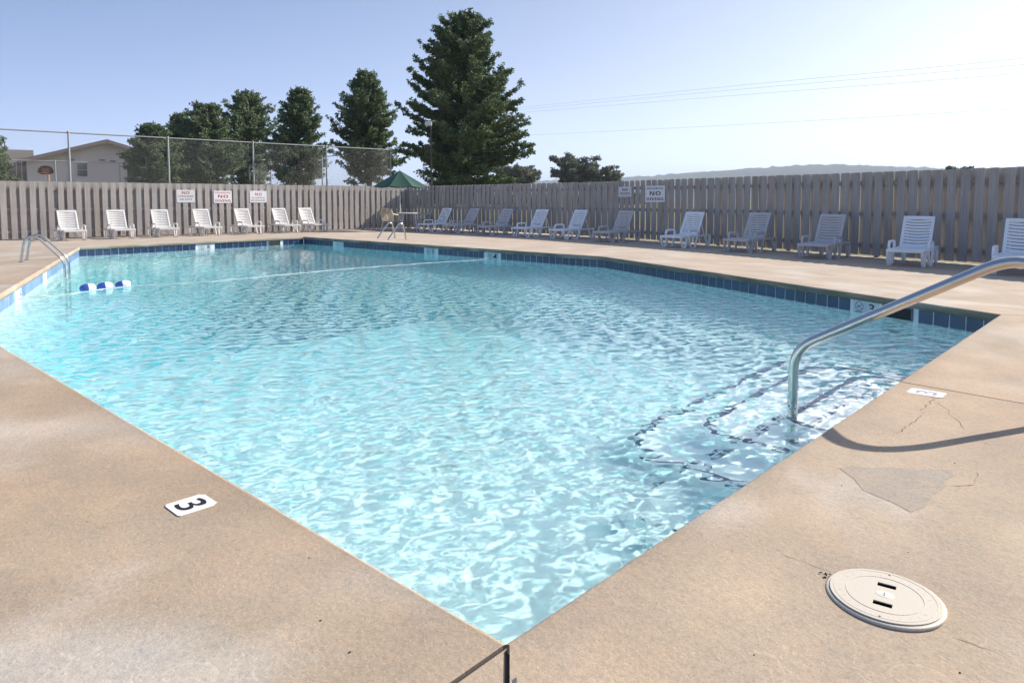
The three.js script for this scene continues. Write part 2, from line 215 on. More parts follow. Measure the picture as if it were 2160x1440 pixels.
    const ring = []; const a = out(-0.012, r), b = out(-0.066, r - 0.045); for (let i = 0; i < a.length - 1; i++) { const P = (l, j, yy) => { const [x, z] = poolAt(0, ...l[j]); return [x, yy, z]; }; ring.push(...P(a, i, y + 0.004), ...P(b, i, y + 0.004), ...P(b, i + 1, y + 0.004), ...P(a, i, y + 0.004), ...P(b, i + 1, y + 0.004), ...P(a, i + 1, y + 0.004)); }
    const g = new THREE.BufferGeometry(); g.setAttribute('position', new THREE.Float32BufferAttribute(ring, 3)); g.computeVertexNormals(); part('edge_trim', g, new THREE.MeshStandardMaterial({ color: navy.color, roughness: 0.4, side: THREE.DoubleSide }), steps);
  });
}

// ---------------------------------------------------------------- water: ripples, and a caustic pattern put into the surface opacity
{
  const TL = 6, TN = 1024, hgt = new Float32Array(TN * TN), sx = new Float32Array(TN * TN), sz = new Float32Array(TN * TN), waves = [];
  for (let i = 0; i < 100; i++) { const lam = 0.078 * Math.pow(7, rnd() * rnd()), a = rnd() * Math.PI * 2, kx = Math.round(Math.cos(a) * TL / lam), kz = Math.round(Math.sin(a) * TL / lam), k = Math.hypot(kx, kz) * 2 * Math.PI / TL; if (k) waves.push([kx, kz, 0.0165 / k * Math.pow(lam / 0.25, 0.15), rnd() * 6.283]); }
  for (const [kx, kz, am, ph] of waves) {
    const cx = new Float32Array(TN), sn = new Float32Array(TN), cz = new Float32Array(TN), sm = new Float32Array(TN), gx = 2 * Math.PI * kx / TL * am, gz = 2 * Math.PI * kz / TL * am;
    for (let i = 0; i < TN; i++) { const u = 2 * Math.PI * kx * i / TN + ph, v = 2 * Math.PI * kz * i / TN; cx[i] = Math.cos(u); sn[i] = Math.sin(u); cz[i] = Math.cos(v); sm[i] = Math.sin(v); }
    for (let j = 0; j < TN; j++) for (let i = 0; i < TN; i++) { const S = sn[i] * cz[j] + cx[i] * sm[j], C = cx[i] * cz[j] - sn[i] * sm[j], o = j * TN + i; hgt[o] += am * S; sx[o] += gx * C; sz[o] += gz * C; }
  }
  // caustic pattern worked out for the opacity map: rays bent by the ripples, counted where they arrive
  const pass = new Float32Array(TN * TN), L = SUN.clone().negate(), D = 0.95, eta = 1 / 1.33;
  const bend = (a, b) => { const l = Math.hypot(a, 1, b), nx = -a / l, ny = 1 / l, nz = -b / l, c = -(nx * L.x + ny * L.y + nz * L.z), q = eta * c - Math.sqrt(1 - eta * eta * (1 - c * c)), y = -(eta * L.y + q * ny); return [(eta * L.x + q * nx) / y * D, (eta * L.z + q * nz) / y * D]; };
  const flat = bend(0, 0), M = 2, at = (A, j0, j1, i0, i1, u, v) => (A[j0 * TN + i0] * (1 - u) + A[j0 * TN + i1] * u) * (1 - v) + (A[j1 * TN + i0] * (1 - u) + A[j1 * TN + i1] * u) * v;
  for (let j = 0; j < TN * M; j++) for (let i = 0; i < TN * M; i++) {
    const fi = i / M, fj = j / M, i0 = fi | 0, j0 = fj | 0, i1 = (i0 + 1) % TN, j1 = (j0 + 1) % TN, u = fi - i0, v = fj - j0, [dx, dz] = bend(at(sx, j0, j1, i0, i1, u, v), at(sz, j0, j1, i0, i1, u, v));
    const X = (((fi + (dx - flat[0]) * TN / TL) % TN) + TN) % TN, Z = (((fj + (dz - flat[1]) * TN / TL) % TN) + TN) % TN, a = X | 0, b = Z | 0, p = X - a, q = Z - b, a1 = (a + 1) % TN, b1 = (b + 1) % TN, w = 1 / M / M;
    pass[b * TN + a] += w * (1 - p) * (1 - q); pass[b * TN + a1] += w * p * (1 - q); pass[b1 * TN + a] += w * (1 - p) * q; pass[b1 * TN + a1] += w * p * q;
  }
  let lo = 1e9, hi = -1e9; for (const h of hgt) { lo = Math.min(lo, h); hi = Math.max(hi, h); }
  const causticOpacity = dataTex(TN, TN, (u, v, i, j) => 1 - Math.max(0, Math.min(0.96, (pass[j * TN + i] - 0.60) * 0.80)), { repeat: [1 / TL, 1 / TL] }), BIG = 24, BN = 2048;  // caustics put into the water's opacity, masking the sun in patches
  const calm = (x, z) => { const t = THREE.MathUtils.clamp((depthAlong(x, z) - 2.5) / 10, 0, 1), k = t * t * (3 - 2 * t); const q = Math.hypot(x - 2.45, z + 5.5); return (1 - 0.84 * k) * (1 + 0.3 * N.noise(x * 0.45, z * 0.45, 6.6)) * (1 - 0.5 * Math.exp(-((q / 1.6) ** 2))); };   // livelier at the shallow end
  const relief = dataTex(BN, BN, (u, v) => { const x = u * BIG - 15, z = v * BIG - 24, fx = ((x / TL % 1) + 1) % 1 * TN, fz = ((z / TL % 1) + 1) % 1 * TN, i0 = fx | 0, j0 = fz | 0; return 0.5 + 0.5 * at(hgt, j0, (j0 + 1) % TN, i0, (i0 + 1) % TN, fx - i0, fz - j0) / hi * calm(x, z); }, { float: true });
  const water = new THREE.MeshPhysicalMaterial({ color: 0xffffff, transmission: 1, thickness: 1, ior: 1.33, roughness: 0, attenuationColor: lin(0.36, 0.80, 0.87), attenuationDistance: 7.0, transparent: true, alphaMap: causticOpacity, bumpMap: relief, bumpScale: hi * 1.6 });
  const g = worldUV(new THREE.ShapeGeometry(new THREE.Shape(POOL.map(([x, z]) => new THREE.Vector2(x, -z)))).rotateX(-Math.PI / 2).translate(0, WATER, 0));
  const pp = g.attributes.position, u2 = new Float32Array(pp.count * 2); for (let i = 0; i < pp.count; i++) { u2[i * 2] = (pp.getX(i) + 15) / BIG; u2[i * 2 + 1] = (pp.getZ(i) + 24) / BIG; } g.setAttribute('uv1', new THREE.BufferAttribute(u2, 2)); relief.channel = 1;
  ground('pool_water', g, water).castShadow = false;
}

// ---------------------------------------------------------------- shadow-box board fences
const woodMap = dataTex(256, 512, (u, v, i, j) => { const g = tileNoise(u, v, 3, 1.1) * 0.10 + 0.16 * N.noise(u * 42, v * 2.2, 3.1) + 0.10 * N.noise(u * 110, v * 4.5, 7.7) + 0.06 * N.noise(u * 9, v * 9, 2.2); const t = 0.86 + g; return [t, t * 0.99, t * 0.985]; });
const woodBump = dataTex(256, 512, (u, v) => 0.5 + 0.35 * N.noise(u * 42, v * 2.2, 3.1) + 0.25 * N.noise(u * 110, v * 4.5, 7.7));
const woodTone = (c) => new THREE.MeshStandardMaterial({ color: lin(...c), map: woodMap, bumpMap: woodBump, bumpScale: 0.004, roughness: 0.9 });
const boardMats = [[0.485, 0.45, 0.415], [0.45, 0.42, 0.395], [0.51, 0.47, 0.43], [0.46, 0.43, 0.41], [0.43, 0.385, 0.335]].map(woodTone), railMat = woodTone([0.36, 0.32, 0.30]), postMat = woodTone([0.24, 0.205, 0.19]);
function boardGeo(w, h, off) {
  const c = 0.012, s = new THREE.Shape([[-w / 2, 0], [w / 2, 0], [w / 2, h - c], [w / 2 - c, h], [-w / 2 + c, h], [-w / 2, h - c]].map((p) => new THREE.Vector2(...p)));
  const g = new THREE.ExtrudeGeometry(s, { depth: 0.02, bevelEnabled: false }).translate(0, 0, -0.01), p = g.attributes.position, uv = g.attributes.uv; for (let i = 0; i < p.count; i++) uv.setXY(i, (p.getX(i) + p.getZ(i)) / 0.7 + off, p.getY(i) / 2 + off * 1.7); return g;
}
const FENCE_H = 1.945, PITCH = 0.272, boardSet = (w) => [0.03, 0.29, 0.52, 0.77].map((o) => boardGeo(w, FENCE_H, o));
function fence(name, label, runs, width, apart, clear) {
  const boards = boardSet(width);            // every run is a straight line of posts, rails and boards
  const f = thing(name, label, 'fence');
  for (const [a, b] of runs) {
    const len = Math.hypot(b[0] - a[0], b[1] - a[1]), e = [(b[0] - a[0]) / len, (b[1] - a[1]) / len]; let n = [-e[1], e[0]]; if (n[0] * (-3 - a[0]) + n[1] * (-13 - a[1]) < 0) n = [-n[0], -n[1]];
    const turn = Math.atan2(n[0], n[1]), count = Math.floor(len / PITCH), put = (m, s, o, y) => { m.position.set(a[0] + e[0] * s + n[0] * o, y, a[1] + e[1] * s + n[1] * o); m.rotation.y = turn; };
    for (let i = 0; i <= count; i++) for (const side of [1, -1]) {
      const s = (i + (side > 0 ? 0.25 : 0.75)) * PITCH + rr(-0.008, 0.008); if (s > len) continue;
      const m = part('board', boards[Math.floor(rnd() * 4)], boardMats[Math.floor(rnd() * rnd() * 5)], f); put(m, s + (i % 9 === 8 ? 0.012 : 0), side * (apart + rr(-0.003, 0.003)), -0.12 + clear + rr(-0.006, 0.006)); m.rotation.z = rr(-0.005, 0.005);
    }
    for (let s0 = 0; s0 < len; s0 += PITCH * 9) {
      const l = Math.min(PITCH * 9, len - s0); for (const y of [0.27, 1.02, 1.74]) put(part('rail', box(l - 0.004, 0.095, apart * 2 - 0.026), railMat, f), s0 + l / 2, 0, -0.12 + y + rr(-0.006, 0.006));
      put(part('post', box(0.095, FENCE_H + 0.02, 0.05), postMat, f), s0, -apart - 0.04, -0.12 + FENCE_H / 2);
    }
  }
  return f;
}
const K = [-4.95, -33.8], R1 = [3.53, -24.87], R2 = [11.4, -11.54], L1 = [-18.6, -22.09];
fence('board_fence', 'long grey board fence behind the row of white loungers, carrying three signs', [[K, L1]], 0.172, 0.06, 0.035);
fence('board_fence', 'shaded grey board fence behind the row of bluish and beige loungers, carrying two signs', [[K, R1], [R1, R2]], 0.186, 0.047, 0.05);

// ---------------------------------------------------------------- signs on the fences
function sign(label, a, b, s, y, w, h, lines, faded) {
  const len = Math.hypot(b[0] - a[0], b[1] - a[1]), e = [(b[0] - a[0]) / len, (b[1] - a[1]) / len]; let n = [-e[1], e[0]]; if (n[0] * (-3 - a[0]) + n[1] * (-13 - a[1]) < 0) n = [-n[0], -n[1]];
  const t = thing('pool_sign', label, 'sign', [a[0] + e[0] * s + n[0] * 0.078, y, a[1] + e[1] * s + n[1] * 0.078], Math.atan2(n[0], n[1]), 'pool rule signs on the fences');
  const tex = canvasTex(512, Math.round(512 * h / w), (x, W, H) => { x.fillStyle = faded ? '#dcdad8' : '#eeebea'; x.fillRect(0, 0, W, H); for (let i = 0; i < 300; i++) { x.fillStyle = `rgba(120,110,100,${rnd() * 0.05})`; x.fillRect(rnd() * W, rnd() * H, rnd() * 60, 2); } for (const [s, cy, width, size, col] of lines) fitText(x, s, W / 2, cy * H, width * W, size * H, col); });
  const plate = [0, 1, 2, 3, 4, 5].map((i) => i === 4 ? new THREE.MeshStandardMaterial({ map: tex, roughness: 0.45 }) : std(lin(0.7, 0.69, 0.68), 0.5));
  part('plate', box(w, h, 0.006), plate, t);
  const head = new THREE.SphereGeometry(0.009, 8, 6).scale(1, 1, 0.5); for (const [i, j] of [[-1, 1], [1, 1], [-1, -1], [1, -1]]) part('screw', head, std(lin(0.3, 0.3, 0.3), 0.4, { metalness: 0.8 }), t).position.set(i * (w / 2 - 0.03), j * (h / 2 - 0.03), 0.004);
  return t;
}
const red = '#a3222c', rose = '#b0505a', ink = '#4a2a30', grey = '#6d6468';
sign('white sign reading NO LIFEGUARD ON DUTY on the sunlit fence', K, L1, 10.115, 1.373, 0.67, 0.49, [['NO', 0.34, 0.45, 0.30, '#8a4a48'], ['LIFEGUARD', 0.58, 0.86, 0.19, grey], ['ON DUTY', 0.82, 0.70, 0.19, grey]], true);
sign('white sign with red NO DIVING lettering on the sunlit fence', K, L1, 8.72, 1.35, 0.70, 0.487, [['PROHIBITED', 0.23, 0.86, 0.17, rose], ['NO', 0.58, 0.62, 0.33, red], ['DIVING', 0.90, 0.88, 0.25, '#8a2a33']]);
sign('white sign reading NO ALCOHOLIC BEVERAGES on the sunlit fence', K, L1, 7.3, 1.363, 0.694, 0.483, [['NO', 0.42, 0.44, 0.33, rose], ['ALCOHOLIC', 0.66, 0.82, 0.17, grey], ['BEVERAGES', 0.88, 0.86, 0.17, grey]]);
sign('small white sign reading NO SMOKING on the shaded fence', R1, R2, 0.8, 1.505, 0.684, 0.346, [['NO', 0.42, 0.46, 0.34, '#1d1d22'], ['SMOKING', 0.74, 0.80, 0.24, '#2c2f3a'], ['IN POOL AREA', 0.92, 0.62, 0.1, '#777777']], true);
sign('large white sign reading NO DIVING on the shaded fence', R1, R2, 2.31, 1.42, 0.93, 0.527, [['PROHIBITED', 0.22, 0.84, 0.16, '#3a3038'], ['NO', 0.58, 0.62, 0.34, '#3a1220'], ['DIVING', 0.90, 0.90, 0.25, '#2a1a26']]);

// ---------------------------------------------------------------- moulded plastic sun loungers (local +z points to the foot end)
function loop(outer, w, depth) {
  const c = new THREE.CatmullRomCurve3(outer.map(([z, y]) => V(z, y, 0)), true, 'catmullrom', 0.35).getPoints(44), o = c.map((p) => new THREE.Vector2(p.x, p.y)); const s = new THREE.Shape(o), n = o.length - 1, inner = [];
  for (let i = 0; i < n; i++) { const a = o[(i + n - 1) % n], b = o[(i + 1) % n], l = a.distanceTo(b) || 1; inner.push(new THREE.Vector2(o[i].x - (b.y - a.y) / l * w, o[i].y + (b.x - a.x) / l * w)); }
  s.holes.push(new THREE.Path(inner)); return new THREE.ExtrudeGeometry(s, { depth, bevelEnabled: true, bevelSize: 0.006, bevelThickness: 0.006, bevelSegments: 1 }).translate(0, 0, -depth / 2).rotateY(-Math.PI / 2);
}
const slatGeo = (w, h, sag) => { const g = new THREE.BoxGeometry(w, h, 0.014, 8, 1, 1), p = g.attributes.position; for (let i = 0; i < p.count; i++) { const k = 1 - (2 * p.getX(i) / w) ** 2; p.setZ(i, p.getZ(i) - sag * k); p.setY(i, p.getY(i) - sag * 0.35 * k); } g.computeVertexNormals(); return g; };
const LG = { arm: loop([[0.20, 0], [0.48, 0], [0.60, 0.30], [0.60, 0.45], [0.53, 0.515], [0.12, 0.515], [0.05, 0.45], [0.07, 0.30]], 0.036, 0.036), foot: loop([[0.70, 0], [0.85, 0], [0.97, 0.32], [0.60, 0.32]], 0.042, 0.045), rear: loop([[-0.80, 0], [-0.66, 0], [-0.55, 0.32], [-0.86, 0.32]], 0.042, 0.045), seatSlat: slatGeo(0.60, 0.085, 0.012).rotateX(-Math.PI / 2), backSlat: slatGeo(0.50, 0.051, 0.026), rail: rbox(0.055, 0.065, 1.86, 0.012, 0, 0, 0.06), stile: rbox(0.062, 0.80, 0.04, 0.014), top: rbox(0.62, 0.085, 0.042, 0.018), low: rbox(0.56, 0.05, 0.036, 0.012), strut: rbox(0.03, 0.42, 0.03, 0.008), bar: rbox(0.66, 0.05, 0.03, 0.01) };
function makeLounger(label, mat, pos, turn, group) {
  const t = thing('sun_lounger', label, 'sun lounger', pos, turn, group), put = (n, g, p, x, y, z) => { const m = part(n, g, mat, p); m.position.set(x, y, z); return m; };
  const seat = put('seat', mergeGeometries([LG.rail.clone().translate(-0.325, 0, 0), LG.rail.clone().translate(0.325, 0, 0), LG.bar.clone().translate(0, -0.005, 0.985)]), t, 0, 0.335, 0);
  for (let i = 0; i < 10; i++) put('slat', LG.seatSlat, seat, 0, 0.027, 0.915 - i * 0.105);
  const back = put('backrest', mergeGeometries([LG.stile.clone().translate(-0.28, 0.40, 0), LG.stile.clone().translate(0.28, 0.40, 0), LG.top.clone().translate(0, 0.772, 0), LG.low.clone().translate(0, 0.03, 0)]), t, 0, 0.345, -0.10); back.rotation.x = -0.55;
  for (let i = 0; i < 9; i++) put('slat', LG.backSlat, back, 0, 0.095 + i * 0.0755, 0.004);
  for (const x of [-0.375, 0.375]) { put('armrest', LG.arm, t, x, 0.006, 0); put('leg', LG.foot, t, x * 0.86, 0.006, 0); put('leg', LG.rear, t, x * 0.86, 0.006, 0); const s = put('back_strut', LG.strut, t, x * 0.62, 0.53, -0.55); s.rotation.x = 0.45; }
  return t;
}
const plastic = (c) => new THREE.MeshPhysicalMaterial({ color: lin(...c), roughness: 0.42, clearcoat: 0.15, clearcoatRoughness: 0.4 });
const white = plastic([0.93, 0.93, 0.93]), beige = plastic([0.60, 0.565, 0.55]), cream = plastic([0.64, 0.62, 0.60]);
const LS = 0.95, place = (leg, lx, turn) => { const c = Math.cos(turn), s = Math.sin(turn), x = lx * LS, z = 0.78 * LS; return [leg[0] - (c * x + s * z), leg[1] - (-s * x + c * z)]; };
function behind(p, a, b) { const l = Math.hypot(b[0] - a[0], b[1] - a[1]), e = [(b[0] - a[0]) / l, (b[1] - a[1]) / l]; let n = [-e[1], e[0]]; if (n[0] * (-3 - a[0]) + n[1] * (-13 - a[1]) < 0) n = [-n[0], -n[1]]; return (p[0] - a[0]) * n[0] + (p[1] - a[1]) * n[1]; }
const loungers = {};
function putLounger(kind, label, leg, lx, turn, group) {
  let [x, z] = place(leg, lx, turn); const d = [Math.sin(turn), Math.cos(turn)];
  for (let k = 0; k < 60; k++) { const bad = [-0.36, 0.36].some((q) => { const r = [x - d[0] * 0.86 * LS + Math.cos(turn) * q, z - d[1] * 0.86 * LS - Math.sin(turn) * q]; return Math.min(behind(r, K, L1), behind(r, K, R1), behind(r, R1, R2)) < 0.13; }); if (!bad) break; x += d[0] * 0.02; z += d[1] * 0.02; }
  const pos = [x, deckY(x, z) + 0.004, z]; let o;
  if (loungers[kind]) { o = copyOf(loungers[kind], label, pos, turn); o.userData.group = group; } else { o = loungers[kind] = makeLounger(label, { white, beige, cream }[kind], pos, turn, group); o.scale.setScalar(LS); }
  return o;
}
{
  const gL = 'white loungers along the sunlit fence', gR = 'loungers along the shaded fence';
  [[-14.25, -23.47, 'white lounger at the end of its row nearest the left ladder'], [-13.14, -24.43, 'white lounger second from the left ladder, along the sunlit fence'], [-12.06, -25.35, 'white lounger to the left below the NO LIFEGUARD sign'], [-10.93, -26.33, 'white lounger between the NO LIFEGUARD and red NO DIVING signs'], [-9.73, -27.35, 'white lounger just left below the NO ALCOHOLIC BEVERAGES sign'], [-8.6, -28.32, 'white lounger just right of the NO ALCOHOLIC BEVERAGES sign'], [-7.7, -29.1, 'white lounger at the end of its row towards the green umbrella']].forEach(([x, z, l], i) => putLounger('cream', l, [x, z], 0.35, 0.71 + [0.02, 0, -0.02, 0.01, 0.03, 0.0, 0.05][i], gL));
  const R = [['white', -2.99, -30.17, 0.35, 'bluish white lounger nearest the umbrella table'], ['beige', -1.75, -28.85, 0.35, 'dull beige lounger second from the umbrella table'], ['beige', -0.67, -27.01, 0.35, 'dull beige lounger left of the bluish white pair in mid row'], ['white', 0.6, -25.51, 0.35, 'bluish white lounger, left one of the pair in mid row'], ['white', 1.88, -23.97, 0.35, 'bluish white lounger, right one of the pair, before the NO SMOKING sign'], ['beige', 3.24, -22.6, 0.1, 'dull beige lounger below the large NO DIVING sign'], ['white', 4.26, -19.74, -0.35, 'single bluish white lounger right of the large NO DIVING sign'], ['beige', 5.48, -17.95, -0.35, 'beige lounger, left one of two alike, towards the handrail'], ['beige', 6.6, -16.06, -0.35, 'beige lounger, right one of two alike, towards the handrail'], ['white', 7.9, -14.56, -0.35, 'large white lounger standing just above the sloping handrail'], ['white', 8.88, -12.85, -0.35, 'white lounger cut by the picture edge behind the handrail top']];
  R.forEach(([k, x, z, lx, l], i) => putLounger(k, l, [x, z], lx, -0.75 + [0.02, -0.03, 0, 0.02, 0, -0.02, 0.02, -0.02, 0.03, 0.06, 0.04][i], gR));
}

// ---------------------------------------------------------------- stainless steel: handrail and two ladders
const steel = new THREE.MeshPhysicalMaterial({ color: lin(0.60, 0.585, 0.56), metalness: 1, roughness: 0.17 });
const brushed = dataTex(64, 256, (u, v) => 0.5 + 0.4 * N.noise(u * 3, v * 60, 1.3) + 0.2 * (rnd() - 0.5)); steel.roughnessMap = dataTex(64, 64, (u, v) => { const t = 0.85 + 0.4 * tileNoise(u, v, 5, 3.3); return [t, t, t]; });
const flange = (x, y, z) => new THREE.LatheGeometry([[0, 0.012], [0.03, 0.012], [0.05, 0.008], [0.055, 0]].map((p) => new THREE.Vector2(...p)), 20).translate(x, y, z);
{
  const n = EDGE[0].n, b = [1.987, -4.887], p = (k, y) => [n[0] * k, y, n[1] * k];
  const t = thing('handrail', 'bent stainless steel handrail rising from the entry steps to the deck', 'handrail', [b[0], 0, b[1]]);
  const foot = [b[0] + n[0] * 1.52, b[1] + n[1] * 1.52];
  part('rail', bent([p(0, WATER - 0.25), p(0, 0.178), p(1.40, 0.985), p(1.52, deckY(...foot))], 0.034, [0.16, 0.36], 18), steel, t);
  part('flange', flange(...p(1.52, deckY(...foot))), steel, t); part('flange', flange(...p(0, WATER - 0.24)), steel, t);
}
function ladder(label, feet, n) {
  const m = [(feet[0][0] + feet[1][0]) / 2, (feet[0][1] + feet[1][1]) / 2], t = thing('pool_ladder', label, 'pool ladder', [m[0], deckY(...m), m[1]], 0, 'steel pool ladders');
  const fx = feet.map((f) => [f[0] - m[0], f[1] - m[1]]), p = (f, u, y) => [f[0] + n[0] * u, y, f[1] + n[1] * u];
  for (const f of fx) { part('rail', tube([p(f, 0, 0), p(f, 0.03, 0.18), p(f, 0.065, 0.37), p(f, 0.12, 0.475), p(f, 0.21, 0.515), p(f, 0.31, 0.47), p(f, 0.44, 0.33), p(f, 0.58, 0.17), p(f, 0.68, 0.05), p(f, 0.725, -0.06), p(f, 0.735, -0.25), p(f, 0.735, -0.55), p(f, 0.735, -1.25)], 0.024, 70, 12), steel, t); part('flange', flange(...p(f, 0, 0)), steel, t); }
  for (const y of [-0.42, -0.70, -0.98]) { const a = p(fx[0], 0.735, y), b = p(fx[1], 0.735, y), l = Math.hypot(a[0] - b[0], a[2] - b[2]), s = part('step', rbox(l, 0.03, 0.085, 0.01), steel, t); s.position.set((a[0] + b[0]) / 2, y, (a[2] + b[2]) / 2); s.rotation.y = Math.atan2(-(b[2] - a[2]), b[0] - a[0]); }
}
ladder('steel pool ladder with two arched rails beside the left-hand loungers', [[-9.78, -13.93], [-10.04, -14.48]], [0.894, -0.448]);
ladder('steel pool ladder with two arched rails in front of the umbrella table', [[-3.90, -23.38], [-3.40, -22.46]], [-0.68, 0.733]);

// ---------------------------------------------------------------- float line across the pool
{
  const rope = [[-7.55, -10.15], [-6.97, -10.67], [-6.55, -11.80], [-5.45, -12.55], [-3.76, -14.60], [-2.6, -15.7], [-1.68, -16.5], [-0.42, -17.36]], c = new THREE.CatmullRomCurve3(rope.map(([x, z], i) => V(x, WATER + 0.004, z)), false, 'catmullrom', 0.5);
  const pts = c.getPoints(70).map((p, i) => V(p.x + 0.02 * Math.sin(i * 1.7), WATER + (i > 2 && i < 68 ? 0.002 + 0.004 * Math.sin(i * 0.9 + Math.sin(i * 0.37) * 3) : 0.03), p.z));
  tag(part(numbered('float_rope'), new THREE.TubeGeometry(new THREE.CatmullRomCurve3(pts), 200, 0.008, 6), std(lin(0.5, 0.54, 0.56), 0.7), scene), 'white rope lying across the water between shallow and deep end', 'rope');
  const half = new THREE.LatheGeometry([[0.010, 0.135], [0.03, 0.132], [0.055, 0.112], [0.074, 0.075], [0.082, 0.03], [0.083, 0.0]].map((p) => new THREE.Vector2(...p)), 24), blue = plastic([0.035, 0.10, 0.42]), wht = plastic([0.82, 0.82, 0.82]);
  const spots = [[-6.93, -11.40], [-6.78, -11.63], [-6.61, -11.86]]; const o = thing('rope_float', 'blue and white rope float, first of three from the left pool wall', 'pool float', [spots[0][0], WATER + 0.028, spots[0][1]], 0, 'floats on the rope');
  o.scale.setScalar(0.88); part('blue_half', half, blue, o).rotation.z = Math.PI / 2; part('white_half', half, wht, o).rotation.z = -Math.PI / 2; o.rotation.set(0, 0.78, 0.04);
  const lab = ['blue and white rope float, middle one of the three', 'blue and white rope float, last of three before the long bare rope']; for (const i of [1, 2]) { const c2 = copyOf(o, lab[i - 1], [spots[i][0], WATER + 0.028, spots[i][1]], 0); c2.rotation.set(0.1 * i, 0.78 - 0.12 * i, 0.03); }
  const cup = thing('rope_anchor', 'dark rope anchor at the wall beside the depth mark 4', 'anchor', [-0.40, WATER + 0.06, -17.40]); part('hook', tube([[0, 0.05, 0], [-0.02, 0.0, 0.02], [-0.05, -0.03, 0.02], [-0.05, 0.01, 0.03]], 0.014, 16, 8), std(lin(0.03, 0.03, 0.03), 0.5), cup); part('eye_plate', cyl(0.03, 0.03, 0.012, 12, 0, 0.045, 0), std(lin(0.05, 0.05, 0.05), 0.5), cup);
}

// ---------------------------------------------------------------- skimmer lid and depth tiles let into the deck
{
  const x = 1.157, z = -2.10, y = deckY(x, z), t = thing('skimmer_lid', 'round cream plastic skimmer lid with two dark finger slots on the near deck', 'skimmer lid', [x, y, z], -0.585), cr = new THREE.MeshPhysicalMaterial({ color: lin(0.60, 0.53, 0.43), roughness: 0.5, bumpMap: concreteBump, bumpScale: 0.0006 });
  part('collar', new THREE.LatheGeometry([[0.135, 0.006], [0.157, 0.0090], [0.164, 0.0080], [0.1675, 0.004], [0.165, 0.0], [0.163, -0.03]].map((p) => new THREE.Vector2(...p)), 64), cr, t);
  const s = new THREE.Shape().absarc(0, 0, 0.1545, 0, Math.PI * 2); for (const d of [-1, 1]) s.holes.push(new THREE.Path([[-0.027, d * 0.06 - 0.012], [0.027, d * 0.06 - 0.012], [0.027, d * 0.06 + 0.012], [-0.027, d * 0.06 + 0.012]].map((p) => new THREE.Vector2(...p)))); for (const d of [-1, 1]) s.holes.push(new THREE.Path().absarc(0, d * 0.135, 0.0042, 0, 7, true));
  part('lid', new THREE.ExtrudeGeometry(s, { depth: 0.0015, bevelEnabled: true, bevelSize: 0.001, bevelThickness: 0.001, bevelSegments: 1, curveSegments: 48 }).rotateX(-Math.PI / 2).translate(0, 0.0105, 0), cr, t);
  part('raised_ring', mergeGeometries([new THREE.TorusGeometry(0.108, 0.0012, 6, 64).rotateX(Math.PI / 2).translate(0, 0.0130, 0), new THREE.TorusGeometry(0.143, 0.0008, 6, 64).rotateX(Math.PI / 2).translate(0, 0.0130, 0), ...Array.from({ length: 22 }, (_, i) => { const a = (i < 11 ? 0.35 : 0.35 + Math.PI) + (i % 11) * 0.235; return box(0.011, 0.0006, 0.0028, 0.126, 0.0130, 0).rotateY(a); })]), cr, t);
  part('emblem', new THREE.LatheGeometry([[0, 0.0026], [0.024, 0.002], [0.028, 0]].map((p) => new THREE.Vector2(...p)), 32).scale(1, 1, 0.72).translate(0, 0.0125, 0), std(lin(0.70, 0.66, 0.58), 0.5), t);
  part('emblem_bar', box(0.003, 0.0012, 0.018, 0, 0.0152, 0), std(lin(0.2, 0.18, 0.16), 0.6), t);
  part('slot_shade', new THREE.CylinderGeometry(0.15, 0.15, 0.002, 32).translate(0, 0.0015, 0), std(lin(0.003, 0.003, 0.003), 0.9), t);  // near-black disc, painted shade seen through the finger slots
  const deb = []; for (let i = 0; i < 26; i++) { const a = 2.2 + rr(-0.25, 0.25), r = 0.172 + rr(0, 0.02); deb.push(new THREE.TetrahedronGeometry(rr(0.002, 0.007)).rotateX(rr(0, 6)).rotateY(rr(0, 6)).translate(x - 0.115 + rr(-0.03, 0.03), y + 0.003, z - 0.13 + rr(-0.02, 0.02))); }
  tag(part(numbered('leaf_crumbs'), mergeGeometries(deb), std(lin(0.07, 0.05, 0.04), 0.95), scene), 'dark dry leaf crumbs gathered at the edge of the skimmer lid', 'debris', null, 'stuff');
}
function deckTile(label, x, z, up, w, h, draw) {
  const t = thing('depth_tile', label, 'depth tile', [x, deckY(x, z) + 0.0005, z], Math.atan2(-up[0], -up[1]), 'depth tiles let into the deck');
  const s = new THREE.Shape(), c = 0.018; s.moveTo(-w / 2 + c, -h / 2); s.lineTo(w / 2 - c * 0.6, -h / 2); s.lineTo(w / 2, -h / 2 + c * 0.4); s.lineTo(w / 2, h / 2 - c * 1.3); s.lineTo(w / 2 - c, h / 2); s.lineTo(-w / 2 + c * 1.1, h / 2); s.lineTo(-w / 2, h / 2 - c); s.lineTo(-w / 2, -h / 2 + c * 0.5);
  const g = new THREE.ExtrudeGeometry(s, { depth: 0.0016, bevelEnabled: false }).rotateX(-Math.PI / 2), p = g.attributes.position, uv = g.attributes.uv; for (let i = 0; i < p.count; i++) uv.setXY(i, p.getX(i) / w + 0.5, 0.5 - p.getZ(i) / h);
  part('face', g, new THREE.MeshStandardMaterial({ map: canvasTex(256, Math.round(256 * h / w), draw), roughness: 0.5, bumpMap: concreteBump, bumpScale: 0.0006 }), t);
}
const wear = (x, w, h, c, n) => { for (let i = 0; i < n; i++) { x.fillStyle = c; x.globalAlpha = 0.04 + rnd() * 0.10; x.beginPath(); x.ellipse(rnd() * w, rnd() * h, 2 + rnd() * 14, 1 + rnd() * 5, rnd() * 3, 0, 7); x.fill(); } x.globalAlpha = 1; };
